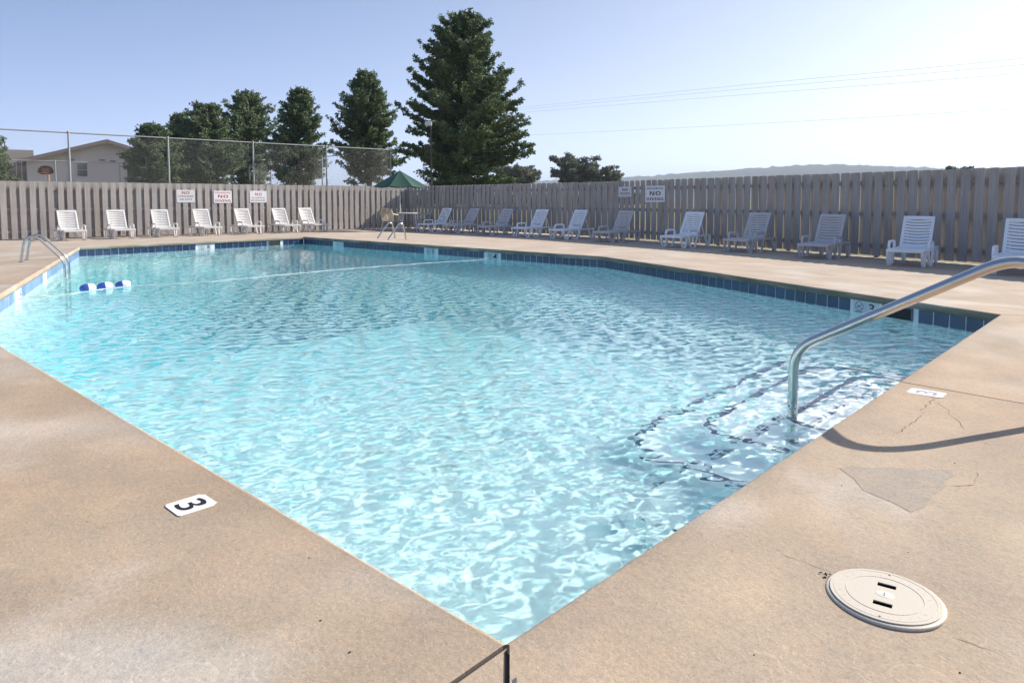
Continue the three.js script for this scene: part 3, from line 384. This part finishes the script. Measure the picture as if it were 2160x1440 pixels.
deckTile('white deck tile with a crisp black 3 left of the near corner', -1.293, -2.752, [0.68, -0.733], 0.150, 0.158, (x, w, h) => { x.fillStyle = '#eae6df'; x.fillRect(0, 0, w, h); wear(x, w, h, '#b9a78f', 40); x.fillStyle = '#15171c'; x.font = `bold ${h * 0.98}px sans-serif`; x.textAlign = 'center'; x.save(); x.translate(w / 2, h * 0.85); x.scale(1.12, 1); x.fillText('3', 0, 0); x.restore(); wear(x, w, h, '#8a7f74', 8); });
deckTile('worn white deck tile with a faded grey 3 near the handrail', 2.640, -4.398, [-0.729, -0.684], 0.150, 0.20, (x, w, h) => { x.fillStyle = '#e3e0dc'; x.fillRect(0, 0, w, h); x.fillStyle = '#8d93a3'; x.font = `bold ${h * 0.8}px sans-serif`; x.textAlign = 'center'; x.save(); x.translate(w / 2, h * 0.79); x.scale(1.2, 1); x.fillText('3', 0, 0); x.restore(); wear(x, w, h, '#e9e6e2', 70); });

// ---------------------------------------------------------------- umbrella, table and two chairs in the fence corner
{
  const u = thing('patio_umbrella', 'dark green patio umbrella open over the white table in the fence corner', 'umbrella', [-4.86, -0.12, -30.6]);
  const green = new THREE.MeshPhysicalMaterial({ color: lin(0.010, 0.068, 0.048), roughness: 0.85, transmission: 0.10, side: THREE.DoubleSide }), R = 1.22, top = 2.62, rim = 1.93, P = (a, r, sag = 0) => [Math.cos(a) * r, top - (top - rim) * (r / R) - sag, Math.sin(a) * r];
  for (let k = 0; k < 8; k++) { const a0 = k * Math.PI / 4 + 0.2, a1 = a0 + Math.PI / 4, q = [], id = [], M = 6; for (let j = 0; j <= M; j++) for (let i = 0; i <= M; i++) { const t = i / M, r = R * j / M, e0 = P(a0, r), e1 = P(a1, r); q.push(...[0, 1, 2].map((c) => e0[c] * (1 - t) + e1[c] * t - (c === 1 ? Math.sin(Math.PI * t) * 0.05 * (j / M) : 0))); }
    for (let j = 0; j < M; j++) for (let i = 0; i < M; i++) { const b = j * (M + 1) + i; id.push(b, b + 1, b + M + 1, b + 1, b + M + 2, b + M + 1); } const g = new THREE.BufferGeometry(); g.setAttribute('position', new THREE.Float32BufferAttribute(q, 3)); g.setIndex(id); g.computeVertexNormals(); part('canopy_panel', g, green, u);
    part('rib', tube([P(a0, 0.04, 0.03), P(a0, R * 0.5, 0.02), P(a0, R - 0.01, 0.015)], 0.007, 6, 5), std(lin(0.6, 0.6, 0.6), 0.5), u); }
  part('pole', cyl(0.02, 0.02, 2.62, 12), plastic([0.75, 0.75, 0.74]), u); part('finial', new THREE.LatheGeometry([[0.018, 0], [0.022, 0.03], [0.008, 0.07], [0, 0.1]].map((p) => new THREE.Vector2(...p)), 12).translate(0, 2.6, 0), std(lin(0.5, 0.5, 0.5), 0.5), u); part('base', new THREE.LatheGeometry([[0, 0.12], [0.05, 0.12], [0.08, 0.09], [0.24, 0.07], [0.26, 0.03], [0.26, 0]].map((p) => new THREE.Vector2(...p)), 28), plastic([0.6, 0.6, 0.6]), u);
  const tb = thing('patio_table', 'round white plastic table under the green umbrella', 'table', [-4.5, -0.12, -30.55]), pw = plastic([0.70, 0.71, 0.71]);
  part('table_top', new THREE.LatheGeometry([[0.03, 0.80], [0.46, 0.80], [0.49, 0.79], [0.495, 0.765], [0.47, 0.76], [0.03, 0.77], [0.03, 0.80]].map((p) => new THREE.Vector2(...p)), 40), pw, tb); for (let k = 0; k < 4; k++) { const a = k * Math.PI / 2 + 0.5; part('leg', tube([[Math.cos(a) * 0.36, 0.77, Math.sin(a) * 0.36], [Math.cos(a) * 0.40, 0.4, Math.sin(a) * 0.40], [Math.cos(a) * 0.43, 0, Math.sin(a) * 0.43]], 0.024, 10, 8), pw, tb); }
  const chair = (label, pos, turn, m) => {                        // fan-backed armchair, local +z to the front
    const c = thing('plastic_armchair', label, 'chair', pos, turn, 'plastic armchairs at the umbrella table'); const add = (n, g, p = c) => part(n, g, m, p);
    add('seat', rbox(0.48, 0.03, 0.46, 0.014, 0, 0.43, 0.02)); const back = add('backrest', tube([[-0.22, 0.44, -0.20], [-0.27, 0.66, -0.26], [-0.23, 0.83, -0.31], [-0.10, 0.92, -0.33], [0.10, 0.92, -0.33], [0.23, 0.83, -0.31], [0.27, 0.66, -0.26], [0.22, 0.44, -0.20]], 0.024, 40, 8));
    for (let k = -4; k <= 4; k++) add('slat', tube([[k * 0.036, 0.44, -0.20], [k * 0.050, 0.68, -0.265], [k * 0.053, 0.91 - Math.abs(k) ** 2 * 0.0065, -0.325]], 0.015, 8, 6), back);
    for (const s of [-1, 1]) { add('armrest', tube([[s * 0.26, 0.72, -0.27], [s * 0.31, 0.68, -0.10], [s * 0.31, 0.665, 0.14], [s * 0.28, 0.60, 0.235], [s * 0.25, 0.43, 0.22]], 0.027, 20, 8)); add('leg', tube([[s * 0.23, 0.44, 0.21], [s * 0.27, 0.2, 0.25], [s * 0.29, 0, 0.27]], 0.026, 8, 8)); add('leg', tube([[s * 0.21, 0.44, -0.19], [s * 0.25, 0.2, -0.25], [s * 0.27, 0, -0.29]], 0.026, 8, 8)); }
    c.scale.setScalar(1.06); return c; };
  chair('tan plastic armchair with its fan back to the pool, left of the table', [-5.22, -0.12, -30.15], Math.PI - 0.35, plastic([0.62, 0.52, 0.38])); chair('grey-green plastic armchair in the shade, right of the table', [-3.92, -0.12, -31.0], -1.3, plastic([0.40, 0.42, 0.40]));
}

// ---------------------------------------------------------------- ground beyond the fences, hills
const lawnMap = dataTex(512, 512, (u, v) => { const t = 0.8 + 0.2 * tileNoise(u, v, 8, 1.7) + 0.18 * tileNoise(u, v, 40, 3.9) + 0.12 * (rnd() - 0.5); return [t * 1.02, t, t * 0.9]; }); lawnMap.repeat.set(1 / 5, 1 / 5);
{
  const sh = new THREE.Shape([[-6000, -6000], [6000, -6000], [6000, 6000], [-6000, 6000]].map((p) => new THREE.Vector2(...p))); sh.holes.push(new THREE.Path([[-8.5, -27], [-16, -19], [-10, -5], [0.2, 4], [10, -6.4], [6.2, -17.5]].map(([x, z]) => new THREE.Vector2(x, -z))));
  ground('lawn', worldUV(new THREE.ShapeGeometry(sh).rotateX(-Math.PI / 2).translate(0, -0.17, 0)), new THREE.MeshStandardMaterial({ color: lin(0.20, 0.185, 0.095), map: lawnMap, roughness: 1 }));
  const hill = (dist, depth, prof, amp, col, s0) => { const q = [], id = [], nu = 420, nv = 14, a0 = -0.95, a1 = 0.95; for (let j = 0; j <= nv; j++) for (let i = 0; i <= nu; i++) { const a = a0 + (a1 - a0) * i / nu, d = dist + depth * j / nv, r = Math.sin(Math.min(1, j / (nv - 3)) * Math.PI / 2), h = prof(a) * r + amp * r * (0.9 * N.noise(a * 90, j * 0.6, s0) + 0.8 * N.noise(a * 260, j * 1.7, s0 + 3)); q.push(Math.sin(a) * d, -2 + Math.max(-1, h), -Math.cos(a) * d); } for (let j = 0; j < nv; j++) for (let i = 0; i < nu; i++) { const b = j * (nu + 1) + i; id.push(b, b + 1, b + nu + 1, b + 1, b + nu + 2, b + nu + 1); } const g = new THREE.BufferGeometry(); g.setAttribute('position', new THREE.Float32BufferAttribute(q, 3)); g.setIndex(id); g.computeVertexNormals(); return g; };
  const bump = (a, c, w, h) => h * Math.exp(-(((a - c) / w) ** 2));
  const wooded = std(lin(0.045, 0.06, 0.035), 1, { side: THREE.DoubleSide });
  ground('wooded_ridge', hill(2300, 700, (a) => 58 + bump(a, 0.42, 0.22, 72) + bump(a, 0.1, 0.2, 19) + bump(a, 0.72, 0.1, 16), 7, null, 4.4), wooded);
}

// ---------------------------------------------------------------- trees
const leafGeo = (() => { const q = [], s0 = seed; for (let k = 0; k < 6; k++) { const c = V(rr(-1, 1), rr(-1, 1), rr(-1, 1)).multiplyScalar(0.75), u = V(rr(-1, 1), rr(-0.5, 0.5), rr(-1, 1)).normalize(), w = u.clone().cross(V(rr(-1, 1), rr(-1, 1), rr(-1, 1))).normalize().multiplyScalar(0.38); const a = c.clone().addScaledVector(u, -0.6), b = c.clone().addScaledVector(u, 0.6), l = c.clone().add(w), r = c.clone().sub(w); for (const p of [a, l, b, a, b, r]) q.push(p.x, p.y, p.z); } const g = new THREE.BufferGeometry(); g.setAttribute('position', new THREE.Float32BufferAttribute(q, 3)); g.computeVertexNormals(); return g; })();
const leafMat = (c) => new THREE.MeshPhysicalMaterial({ color: lin(...c), roughness: 0.75, transmission: 0.4, thickness: 0, side: THREE.DoubleSide, vertexColors: true });
const oakLeaf = leafMat([0.105, 0.165, 0.06]), hazyElmLeaf = leafMat([0.17, 0.19, 0.13]), bark = std(lin(0.115, 0.095, 0.08), 0.95);  // elm leaf colour paled to carry distance haze
function tree(name, label, [x, y, z], H, R, { kind = 'oak', leaves = 9000, leaf = 0.115, base = 0.16, widest = 0.36, mat = oakLeaf, lean = 0, group } = {}) {
  const t = thing(name, label, 'tree', [x, y, z], rr(0, 6), group), wood = [], spots = [];
  const trunkTop = kind === 'oak' ? H * 0.97 : H * 0.45, tr = H * 0.019 + 0.03, pts = []; for (let i = 0; i <= 8; i++) { const f = i / 8; pts.push([lean * f + H * 0.012 * Math.sin(f * 5 + x), trunkTop * f, H * 0.010 * Math.cos(f * 4 + z)]); }
  const limb = (list, r0, r1, n = 6) => { const c = new THREE.CatmullRomCurve3(list.map((p) => V(...p))), seg = list.length * 2, g = new THREE.TubeGeometry(c, seg, 1, n, false), p = g.attributes.position; for (let i = 0; i <= seg; i++) { const o = c.getPointAt(i / seg), r = r0 + (r1 - r0) * i / seg; for (let k = 0; k <= n; k++) { const q = i * (n + 1) + k; p.setXYZ(q, o.x + (p.getX(q) - o.x) * r, o.y + (p.getY(q) - o.y) * r, o.z + (p.getZ(q) - o.z) * r); } } g.computeVertexNormals(); return g; };
  wood.push(limb(pts, tr, tr * 0.25, 9));
  const at = (f) => { const i = Math.min(7.999, f * 8), k = Math.floor(i), u = i - k; return [0, 1, 2].map((c) => pts[k][c] * (1 - u) + pts[k + 1][c] * u); };
  if (kind === 'oak') {
    const n = Math.round(105 + H * 6);
    for (let i = 0; i < n; i++) {
      const f = base + (0.985 - base) * Math.pow((i + 0.5) / n, 0.88), g = (f - base) / (1 - base), w = (widest - base) / (1 - base);
      const prof = g < w ? 0.50 + 0.50 * Math.sin(g / w * Math.PI / 2) : Math.pow(Math.max(0, (1 - g) / (1 - w)), 0.80), a = i * 2.39996 + rr(-0.5, 0.5), len = R * (prof * rr(0.62, 1.06) + 0.05) * (rnd() < 0.04 ? 1.12 : 1), rise = -0.12 + 1.1 * g + rr(-0.27, 0.27), b = at(f), dir = [Math.cos(a), Math.sin(a)];
      const list = [0, 0.35, 0.7, 1].map((s) => [b[0] + dir[0] * len * s + rr(-0.05, 0.05) * len * s, b[1] + len * s * (rise + 0.18 * s * s * (1 - g)), b[2] + dir[1] * len * s + rr(-0.05, 0.05) * len * s]);
      wood.push(limb(list, tr * 0.32 * (1 - 0.6 * g) + 0.008, 0.006, 4)); const c = new THREE.CatmullRomCurve3(list.map((p) => V(...p))); const tw = Math.round(5 + len * 4.5); for (let k = 0; k < tw; k++) { const s = 0.16 + 0.84 * (k + rnd()) / tw, p0 = c.getPoint(Math.min(1, s)), a2 = a + (k % 2 ? 1 : -1) * rr(0.25, 1.15), tl = (0.26 + 0.20 * len * (1.05 - s)) * rr(0.6, 1.25), p1 = p0.clone().add(V(Math.cos(a2) * tl, tl * rr(-0.15, 0.75), Math.sin(a2) * tl)); spots.push({ c: new THREE.LineCurve3(p0, p1), len: tl, weight: tl * rr(0.4, 1.3), thick: 0.09 + 0.16 * tl, from: 0.05 }); }
    }
  } else {
    const n = 17; for (let i = 0; i < n; i++) {
      const a = i * 2.4 + rr(-0.4, 0.4), up = rr(0.25, 1.0), b = at(rr(0.45, 0.98)), ex = R * rr(0.55, 0.95) * (1.1 - 0.55 * up), ez = H * (0.42 + 0.52 * up) - b[1] + H * 0.02, end = [b[0] + Math.cos(a) * ex, b[1] + ez, b[2] + Math.sin(a) * ex], mid = [b[0] + Math.cos(a) * ex * 0.35, b[1] + ez * 0.6, b[2] + Math.sin(a) * ex * 0.35]; wood.push(limb([b, mid, end], tr * 0.5, 0.03, 5));
      for (let k = 0; k < 9; k++) { const s = rr(0.35, 1), p0 = V(...b).lerp(V(...mid), Math.min(1, s * 1.6)).lerp(V(...end), Math.max(0, s - 0.4) / 0.6), a2 = a + rr(-1.3, 1.3), l2 = R * rr(0.18, 0.42), p1 = p0.clone().add(V(Math.cos(a2) * l2, rr(-0.15, 0.5) * l2, Math.sin(a2) * l2)); wood.push(limb([p0.toArray(), p0.clone().lerp(p1, 0.5).add(V(0, 0.05, 0)).toArray(), p1.toArray()], 0.05, 0.012, 4)); spots.push({ c: new THREE.CatmullRomCurve3([p0, p0.clone().lerp(p1, 0.5), p1]), len: l2, weight: l2, thick: R * 0.12, from: 0.15 }); }
    }
  }
  part('trunk', mergeGeometries(wood), bark, t);
  // leaf sprays along the limbs, one crown mesh
  const total = spots.reduce((s, k) => s + k.weight, 0), src = leafGeo.attributes.position.array, nl = src.length / 3, q = [], col = [], e = new THREE.Euler(), m = new THREE.Matrix4(), v = V(0, 0, 0);
  for (const s of spots) { const n = Math.round(leaves * s.weight / total); for (let i = 0; i < n; i++) {
    const f = s.from + (1 - s.from) * Math.pow(rnd(), 0.75), p = s.c.getPoint(f), th = s.thick * (1.2 - 0.85 * f); p.add(V((rnd() + rnd() - 1) * th * 1.5, (rnd() + rnd() - 1) * th * 1.0, (rnd() + rnd() - 1) * th * 1.5));
    m.makeRotationFromEuler(e.set(rr(0, 6.3), rr(0, 6.3), rr(0, 6.3))); const z = leaf * rr(0.7, 1.3), b = rr(0.7, 1.3), cr = b * rr(0.9, 1.15), cb = b * rr(0.8, 1.05);
    for (let k = 0; k < nl; k++) { v.fromArray(src, k * 3).applyMatrix4(m); q.push(p.x + v.x * z, p.y + v.y * z, p.z + v.z * z); col.push(cr, b, cb); } } }
  const g = new THREE.BufferGeometry(); g.setAttribute('position', new THREE.Float32BufferAttribute(q, 3)); g.setAttribute('color', new THREE.Float32BufferAttribute(col, 3)); g.computeVertexNormals();
  part('crown', g, mat, t); return t;
}
const GY = -0.17;
tree('oak_tree', 'tallest dark green tree, behind the fence corner and the green umbrella', [-2.55, GY, -40], 11.8, 3.75, { leaves: 40000, leaf: 0.098, base: 0.15, widest: 0.44 });
tree('oak_tree', 'smaller tree half hidden behind the tallest tree, its thin trunk showing below', [-4.7, GY, -52], 7.2, 2.3, { leaves: 5000, leaf: 0.12, base: 0.2 });
tree('oak_tree', 'pointed tree standing between the tallest tree and the left-hand group', [-9.35, GY, -46], 9.75, 2.5, { leaves: 11000, leaf: 0.105, base: 0.27, widest: 0.42 });
tree('oak_tree', 'pointed tree at the right end of the left-hand group', [-15.6, GY, -52], 9.65, 2.35, { leaves: 10000, leaf: 0.112, base: 0.26, widest: 0.44 });
tree('oak_tree', 'tall loose-crowned tree rising behind the middle of the left-hand group', [-23.0, GY, -62], 10.9, 3.1, { leaves: 9000, leaf: 0.135, base: 0.22, widest: 0.58 });
tree('oak_tree', 'round-topped tree in the left-hand group, behind the court fence', [-24.2, GY, -56], 9.0, 2.8, { leaves: 10000, leaf: 0.12, base: 0.25, widest: 0.5 });
tree('oak_tree', 'dark tree peeping out to the left behind the round-topped tree', [-28.1, GY, -60], 8.75, 2.4, { leaves: 7500, leaf: 0.15, base: 0.2 });
tree('oak_tree', 'short leafy tree at the left end of the group, partly before the beige building', [-25.3, GY, -50], 6.75, 2.0, { leaves: 8000, leaf: 0.11, base: 0.28, widest: 0.55 });
tree('oak_tree', 'tree cut off by the left edge of the picture beside the porch roof', [-34.3, GY, -46], 6.35, 1.7, { leaves: 4500, leaf: 0.125, base: 0.2 });
tree('elm_tree', 'low spreading tree far off, right below the tallest tree', [0.4, GY, -120], 8.6, 4.9, { kind: 'elm', leaves: 3600, leaf: 0.24, mat: hazyElmLeaf });
tree('elm_tree', 'broad round tree far off above the shaded fence', [11.2, GY, -124], 10.0, 5.2, { kind: 'elm', leaves: 4600, leaf: 0.24, mat: hazyElmLeaf });
tree('elm_tree', 'smaller right neighbour of the broad round far tree', [16.2, GY, -122], 7.6, 3.6, { kind: 'elm', leaves: 2600, leaf: 0.24, mat: hazyElmLeaf });
tree('elm_tree', 'lone bush-like treetop showing over the right end of the fence', [57, GY, -90], 6.0, 2.0, { kind: 'elm', leaves: 1800, leaf: 0.22, mat: hazyElmLeaf });
{ // a distant hedgerow that reads as one mass
  const q = [], col = [], src = leafGeo.attributes.position.array, m = new THREE.Matrix4(), e = new THREE.Euler(), v = V(0, 0, 0); for (let i = 0; i < 4500; i++) { const x = rr(-60, 28), hgt = 2.6 + 1.5 * N.noise(x * 0.25, 1, 1) + 0.8 * N.noise(x * 0.9, 2, 2), y = rr(0.1, 1) * hgt, z = -150 + rr(-2, 2), s = rr(0.25, 0.5), b = rr(0.7, 1.2); m.makeRotationFromEuler(e.set(rr(0, 6), rr(0, 6), rr(0, 6))); for (let k = 0; k < src.length; k += 3) { v.fromArray(src, k).applyMatrix4(m); q.push(x + v.x * s, y + v.y * s, z + v.z * s); col.push(b, b, b); } }
  const g = new THREE.BufferGeometry(); g.setAttribute('position', new THREE.Float32BufferAttribute(q, 3)); g.setAttribute('color', new THREE.Float32BufferAttribute(col, 3)); g.computeVertexNormals(); tag(part('hedgerow', g, hazyElmLeaf, scene), 'distant low line of bushes across the field', 'hedgerow', null, 'stuff');
}

// ---------------------------------------------------------------- chain-link court fence, one thing with three sides
{
  const t = thing('chain_link_fence', 'tall galvanised chain-link fence round the sports court behind the board fence', 'fence'), galv = std(lin(0.42, 0.42, 0.42), 0.5, { metalness: 0.35 }), wires = [], TOP = 4.29;
  const side = (a, b, n, low) => { const L = Math.hypot(b[0] - a[0], b[1] - a[1]), e = [(b[0] - a[0]) / L, (b[1] - a[1]) / L], p = (s, y) => V(a[0] + e[0] * s, y, a[1] + e[1] * s);
    for (let i = 0; i <= n; i++) { const s = L * i / n; part('post', cyl(0.045, 0.045, TOP - GY, 10, a[0] + e[0] * s, GY, a[1] + e[1] * s), galv, t); part('post_cap', new THREE.SphereGeometry(0.055, 10, 6).translate(a[0] + e[0] * s, TOP, a[1] + e[1] * s), galv, t); }
    part('rail', new THREE.TubeGeometry(new THREE.LineCurve3(p(0, TOP - 0.03), p(L, TOP - 0.03)), 1, 0.032, 8), galv, t); if (low) part('rail', new THREE.TubeGeometry(new THREE.LineCurve3(p(0, low), p(L, low)), 1, 0.028, 8), galv, t);
    const H = TOP - 0.3, D = 0.085; for (let s = -H; s < L; s += D) for (const d of [1, -1]) { let s0 = s, s1 = s + H, y0 = 0.2, y1 = 0.2 + H; if (s0 < 0) { y0 -= s0; s0 = 0; } if (s1 > L) { y1 -= s1 - L; s1 = L; } if (y1 <= y0) continue; const A = p(d > 0 ? s0 : L - s0, y0), B = p(d > 0 ? s1 : L - s1, y1), c = A.clone().add(B).multiplyScalar(0.5), g = new THREE.CylinderGeometry(0.0015, 0.0015, A.distanceTo(B), 3, 1, true); g.deleteAttribute('uv'); g.applyQuaternion(new THREE.Quaternion().setFromUnitVectors(V(0, 1, 0), B.clone().sub(A).normalize())).translate(c.x, c.y, c.z); wires.push(g); } };
  side([-26.4, -26.6], [-7.39, -42.96], 6, null); side([-7.39, -42.96], [-25.5, -64], 6, 1.95); side([-25.5, -64], [-46, -46.6], 6, 1.95);
  tag(part('wire_netting', mergeGeometries(wires), std(lin(0.36, 0.36, 0.36), 0.55, { metalness: 0.3 }), t), null, null, null, 'stuff');
}

// ---------------------------------------------------------------- beige building with a porch wing
{
  const zb = -70, t = thing('beige_building', 'low beige building with a wide gable and a grey porch roof', 'building', [-40.1, GY, zb], 0.6), wall = new THREE.MeshStandardMaterial({ color: lin(0.60, 0.525, 0.50), roughness: 0.9, bumpMap: woodBump, bumpScale: 0.004 }), trim = std(lin(0.22, 0.17, 0.16), 0.8), roof = new THREE.MeshStandardMaterial({ color: lin(0.17, 0.155, 0.15), map: lawnMap, roughness: 0.95 }), W = 6.57, E = 5.2, A = 7.2;
  const sh = new THREE.Shape([[-W, 0], [W, 0], [W, E], [0, A], [-W, E]].map((p) => new THREE.Vector2(...p))); for (const [x, y] of [[-2.13, 3.7], [2.13, 3.7]]) sh.holes.push(new THREE.Path([[x - 0.42, y], [x + 0.42, y], [x + 0.42, y + 1.28], [x - 0.42, y + 1.28]].map((p) => new THREE.Vector2(...p))));
  part('gable_wall', new THREE.ExtrudeGeometry(sh, { depth: 0.2, bevelEnabled: false }).translate(0, 0, -0.2), wall, t); part('side_wall', mergeGeometries([box(0.2, E, 16, -W + 0.1, E / 2, -8.22), box(0.2, E, 16, W - 0.1, E / 2, -8.22)]), wall, t);
  for (let i = -18; i <= 18; i++) if (Math.abs(Math.abs(i * 0.41) - 2.13) > 0.5) { const hh = E + (A - E) * (1 - Math.abs(i * 0.41) / W) - 0.1; part('batten', box(0.05, hh, 0.024, i * 0.41, hh / 2, 0.014), wall, t); }
  const ang = Math.atan2(A - E, W), len = Math.hypot(W, A - E) + 0.7; for (const s of [-1, 1]) { const g = new THREE.BoxGeometry(len, 0.12, 17.4).translate(s * (len / 2 - 0.02), 0.07, -7.9).rotateZ(-s * ang).translate(0, A, 0); part('roof', g, roof, t); part('bargeboard', new THREE.BoxGeometry(len, 0.26, 0.05).translate(s * (len / 2 - 0.03), -0.06, 0.83).rotateZ(-s * ang).translate(0, A, 0), trim, t); }
  for (const x of [-2.13, 2.13]) { const w = new THREE.Group(); w.name = 'window'; t.add(w); w.position.set(x, 3.7, 0); part('frame', mergeGeometries([box(0.96, 0.07, 0.1, 0, -0.03, 0), box(0.96, 0.07, 0.1, 0, 1.31, 0), box(0.07, 1.28, 0.1, -0.44, 0.64, 0.002), box(0.07, 1.28, 0.1, 0.44, 0.64, 0.002), box(0.84, 0.05, 0.07, 0, 0.64, -0.01)]), std(lin(0.5, 0.48, 0.46), 0.6), w); part('pane', box(0.82, 1.26, 0.012, 0, 0.64, -0.08), new THREE.MeshPhysicalMaterial({ color: lin(0.10, 0.11, 0.12), roughness: 0.08 }), w); }
  for (const x of [-3.0, -0.4, 0.5, 3.0]) part('vent_grille', box(0.5, 0.13, 0.05, x, 5.22 + rr(0, 0.1), 0.03), std(lin(0.16, 0.14, 0.14), 0.8), t);
  const porch = new THREE.Shape([[0, 4.62], [-12, 4.62], [-12, 6.35], [0.6, 6.2]].map((p) => new THREE.Vector2(...p))); part('porch_roof', new THREE.BoxGeometry(13, 0.12, 5.6).rotateX(0.32).translate(-W - 5.9, 5.5, -3.6), roof, t); part('porch_beam', box(12.6, 0.42, 0.2, -W - 6.0, 4.35, -1.1), trim, t); for (const x of [-8.2, -10.4, -13.2, -16.4]) part('porch_post', box(0.22, 4.3, 0.22, x, 2.15, -1.1), trim, t); part('porch_wall', box(12.6, 4.6, 0.2, -W - 6.2, 2.3, -5.6), std(lin(0.18, 0.17, 0.17), 0.9), t); for (const x of [-9.4, -11.8, -14.6]) part('window', box(1.7, 0.85, 0.06, x, 3.5, -5.46), new THREE.MeshPhysicalMaterial({ color: lin(0.35, 0.38, 0.42), roughness: 0.1 }), t);
}
// ---------------------------------------------------------------- basketball hoop, lamp post, power lines
{
  const t = thing('basketball_hoop', 'black fan-shaped basketball backboard with an orange square on a pale pole', 'basketball hoop', [-35.63, GY, -54]), sh = new THREE.Shape(); sh.moveTo(-0.62, 3.5); sh.quadraticCurveTo(-0.6, 4.02, 0, 4.02); sh.quadraticCurveTo(0.6, 4.02, 0.62, 3.5); sh.lineTo(0.34, 3.36); sh.lineTo(-0.34, 3.36); sh.closePath();
  part('backboard', new THREE.ExtrudeGeometry(sh, { depth: 0.05, bevelEnabled: false }), std(lin(0.05, 0.03, 0.03), 0.5), t); part('target_panel', box(0.52, 0.42, 0.012, 0, 3.62, 0.056), std(lin(0.42, 0.13, 0.05), 0.6), t); part('hoop_rim', new THREE.TorusGeometry(0.23, 0.016, 8, 28).rotateX(Math.PI / 2).translate(0, 3.46, 0.34), std(lin(0.5, 0.12, 0.03), 0.5), t); part('pole', cyl(0.07, 0.06, 3.6, 12, 0, 0, -0.25), std(lin(0.5, 0.33, 0.22), 0.6), t); part('bracket', box(0.06, 0.06, 0.3, 0, 3.5, -0.12), std(lin(0.3, 0.2, 0.15), 0.6), t);
  const l = thing('lamp_post', 'slim dark lamp post with a pale box lantern in front of the tallest tree', 'lamp post', [-4.12, GY, -36]); part('pole', cyl(0.06, 0.042, 5.15, 12, 0, 0, 0), std(lin(0.055, 0.05, 0.045), 0.6), l); part('lamp_head', rbox(0.34, 0.2, 0.26, 0.03, -0.12, 5.26, 0), std(lin(0.66, 0.65, 0.62), 0.5), l); part('lens', box(0.27, 0.025, 0.2, -0.12, 5.152, 0), std(lin(0.5, 0.5, 0.46), 0.3), l); part('photocell', cyl(0.03, 0.03, 0.06, 10, -0.05, 5.36, 0), std(lin(0.1, 0.1, 0.1), 0.5), l);
  const wire = std(lin(0.12, 0.12, 0.125), 0.6), runs = [[[-7, 19.8, -150], [26.5, 16.1, -95], [45.5, 13.6, -62], [62, 12.9, -40], 'highest of three close power lines crossing the sky'], [[-7, 19.4, -150], [26.5, 15.6, -95], [45.5, 13.05, -62], [62, 12.2, -40], 'middle one of three close power lines crossing the sky'], [[-7, 18.9, -150], [26.5, 14.9, -95], [45.5, 12.3, -62], [62, 11.3, -40], 'lowest of three close power lines crossing the sky'], [[-7, 14.4, -150], [26.5, 11.1, -95], [45.5, 9.25, -62], [62, 8.4, -40], 'single power line hanging well below the other three']];
  for (const r of runs) { const g = tube(r.slice(0, 4), 0.012, 60, 5); tag(part(numbered('power_line'), g, wire, scene), r[4], 'power line', 'power lines across the sky'); }
}

scene.fog = new THREE.FogExp2(new THREE.Color(0.78, 0.87, 1.0), 0.00028);
renderer.render(scene, camera);
